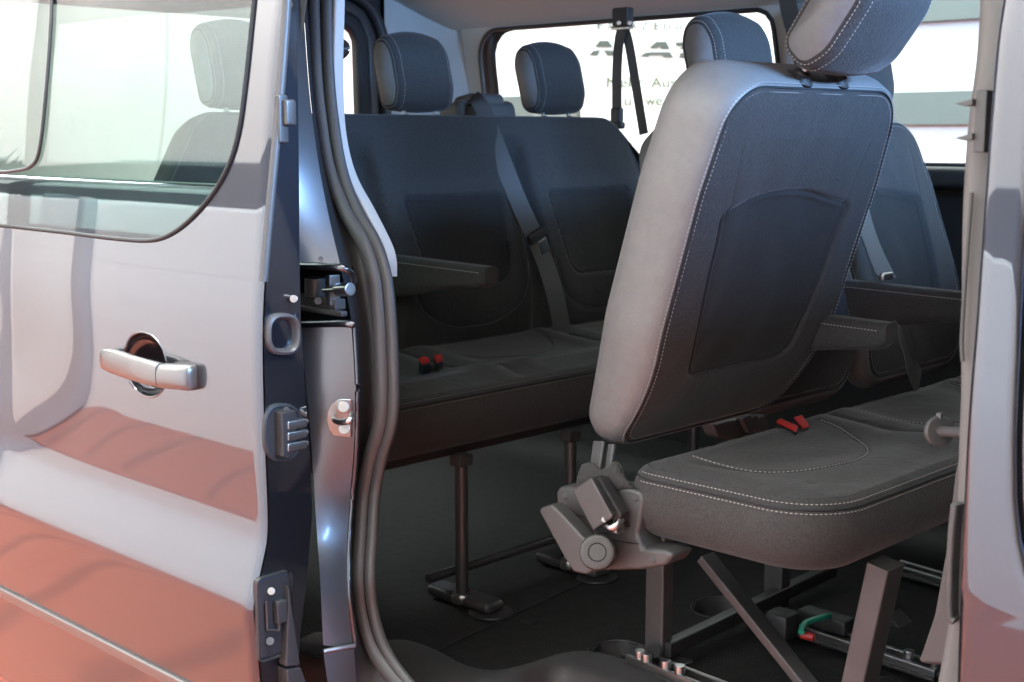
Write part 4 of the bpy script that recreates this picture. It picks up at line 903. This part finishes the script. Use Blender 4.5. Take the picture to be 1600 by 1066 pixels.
for p in low: dashes([mpR(u, v, 0.051) for u, v in p], r=0.0008).build('stitching', 'thread_dark', rb)
L = offset_loop(np.array(resample(olR, 400, True)), 0.009); Q = [mpR(u, v, 0.0465) for u, v in L]; dashes(Q + [Q[0]], r=0.0008).build('stitching', 'thread_dark', rb)
for yc in YR:
    ht = R(-14); hv = np.array([math.sin(ht), 0, math.cos(ht)]); hw = np.array([math.cos(ht), 0, -math.sin(ht)])
    head_rest(rear, mpR(yc, 0.54, 0.0) + hv * 0.016, hv, hw, yc, 0.088, 110)
for yc in YR[1:2]: arm_rest(rear, mpR, R(-19), yc - 0.245, 0.38)
# belt reel hump and belt between centre and far seat
c = mpR(2.375, 0.55, -0.035)
mb = MB(); mb.add(*box(c + np.array([-0.02, 0, 0.0]), (0.09, 0.20, 0.09), Matrix.Rotation(R(-12), 3, 'Y'), 0.022, 4)); mb.add(*box(c + np.array([-0.02, 0.0, 0.045]), (0.07, 0.12, 0.035), Matrix.Rotation(R(-10), 3, 'Y'), 0.014, 4)); mb.build('belt_reel', 'plastic', rear)
bt = [at(x, y, X=X_) for x, y, X_ in [(737, 156, -2.40), (752, 165, -2.36), (775, 225, -2.30), (808, 310, -2.245), (842, 385, -2.19), (866, 455, -2.145), (880, 525, -2.13)]]
webbing('seat_belt', bt, rear, 0.048, (1, -0.25, 0))
q = at(839, 368, X=-2.18); mb = MB(); mb.add(*box(q, (0.016, 0.06, 0.024), Matrix.Rotation(R(25), 3, 'X'), 0.005, 3)); t_ = mb.build('belt_tongue', 'darkplastic', rear)
obj('tongue_blade', *box(at(850, 384, X=-2.168), (0.004, 0.028, 0.034), Matrix.Rotation(R(25), 3, 'X'), 0.0015), 'chrome', t_)
for q in ([(654, 566), (664, 562), (672, 567), (660, 571)], [(678, 562), (688, 558), (692, 565), (682, 569)]):
    P = [at(x, y, Z=0.985) for x, y in q]; k = obj('belt_buckle', *prism([p - np.array([0, 0, 0.02]) for p in P], (0, 0, 0.02), 0.002), 'darkplastic', rear); obj('release_button', *prism([p + np.array([0, 0, 0.0005]) for p in P], (0, 0, 0.008), 0.0015), 'red', k)
# legs, feet, low bars
for (fx, fy) in ((722, 937), (890, 884), (1081, 815)):
    f0 = at(fx, fy, Z=0.565)
    lgo = obj('leg', *cyl(f0, (f0[0], f0[1], 0.85), 0.0125, 18, 0.05), 'steel', rear)
    obj('leg_clamp', *box((f0[0], f0[1], 0.838), (0.03, 0.036, 0.022), bev=0.004), 'steel', lgo)
    obj('leg_collar', *cyl((f0[0], f0[1], 0.558), (f0[0], f0[1], 0.580), 0.02, 18, 0.3), 'chrome', lgo)
    obj('foot', *box((f0[0] - 0.005, f0[1] + 0.012, 0.566), (0.17, 0.05, 0.022), bev=0.009, seg=3), 'steel', lgo)
    obj('floor_anchor', *cyl((f0[0] + 0.065, f0[1] + 0.012, 0.551), (f0[0] + 0.065, f0[1] + 0.012, 0.556), 0.042, 28, 0.05), 'steel', lgo)
a = at(690, 860, Z=0.62); a = at(705, 912, Z=0.6); b_ = at(900, 845, Z=0.6)
obj('low_bar', *cyl((-1.845, 1.66, 0.60), (-1.845, 2.75, 0.60), 0.009, 14), 'steel', rear)
obj('seat_pan', *box((-2.03, 2.13, 0.842), (0.36, 1.36, 0.03), bev=0.008), 'steel', rear)

# ---- belt hanging from the roof
hb = empty('roof_belt', tuple(at(975, 200, Y=2.86))); tag(hb, 'black seat belt hanging from the roof anchor in front of the far window', 'seat belt')
yb = 2.86
mb = MB(); mb.add(*box(at(973, 27, Y=yb), (0.055, 0.03, 0.05), bev=0.006)); mb.build('roof_anchor', 'darkplastic', hb)
mb = MB(); mb.add(*box(at(972, 44, Y=yb), (0.065, 0.02, 0.01), bev=0.003)); mb.build('belt_loop', 'chrome', hb)
for x in (967, 984): obj('anchor_screw', *cyl(at(x, 36, Y=yb - 0.016), at(x, 36, Y=yb - 0.022), 0.006, 12), 'chrome', hb)
webbing('strap', [at(x, y, Y=yb - 0.004) for x, y in [(974, 46), (968, 60), (964, 110), (964, 180)]], hb, 0.034, (0, 1, 0))
webbing('strap', [at(x, y, Y=yb + 0.002) for x, y in [(976, 46), (983, 70), (993, 130), (1006, 210)]], hb, 0.031, (0, 1, 0))
mb = MB(); mb.add(*box(at(964, 181, Y=yb - 0.004), (0.034, 0.022, 0.044), bev=0.006, seg=3)); mb.add(*box(at(964, 196, Y=yb - 0.004), (0.046, 0.024, 0.02), bev=0.007, seg=3)); mb.build('buckle_latch', 'darkplastic', hb)
obj('latch_pin', *cyl(at(964, 200, Y=yb - 0.004), at(964, 204, Y=yb - 0.004), 0.006, 10), 'chrome', hb)
# belt on the far pillar
webbing('pillar_belt', [at(x, y, Y=3.0) for x, y in [(1228, -30), (1232, 10), (1245, 60), (1265, 140)]], van, 0.05, (0, 1, 0))
# dark hand strap seen by the pillar trim
mb = MB(); mb.add(*tube([on_in(x, y, -0.06) for x, y in [(530, 66), (537, 70), (540, 78), (533, 86)]], 0.008, 8, 4)); mb.add(*tube([on_in(x, y, -0.06) for x, y in [(529, 104), (531, 112), (533, 121)]], 0.004, 8, 3)); mb.build('belt_guide', 'darkplastic', van)
print('objects', len(bpy.data.objects))
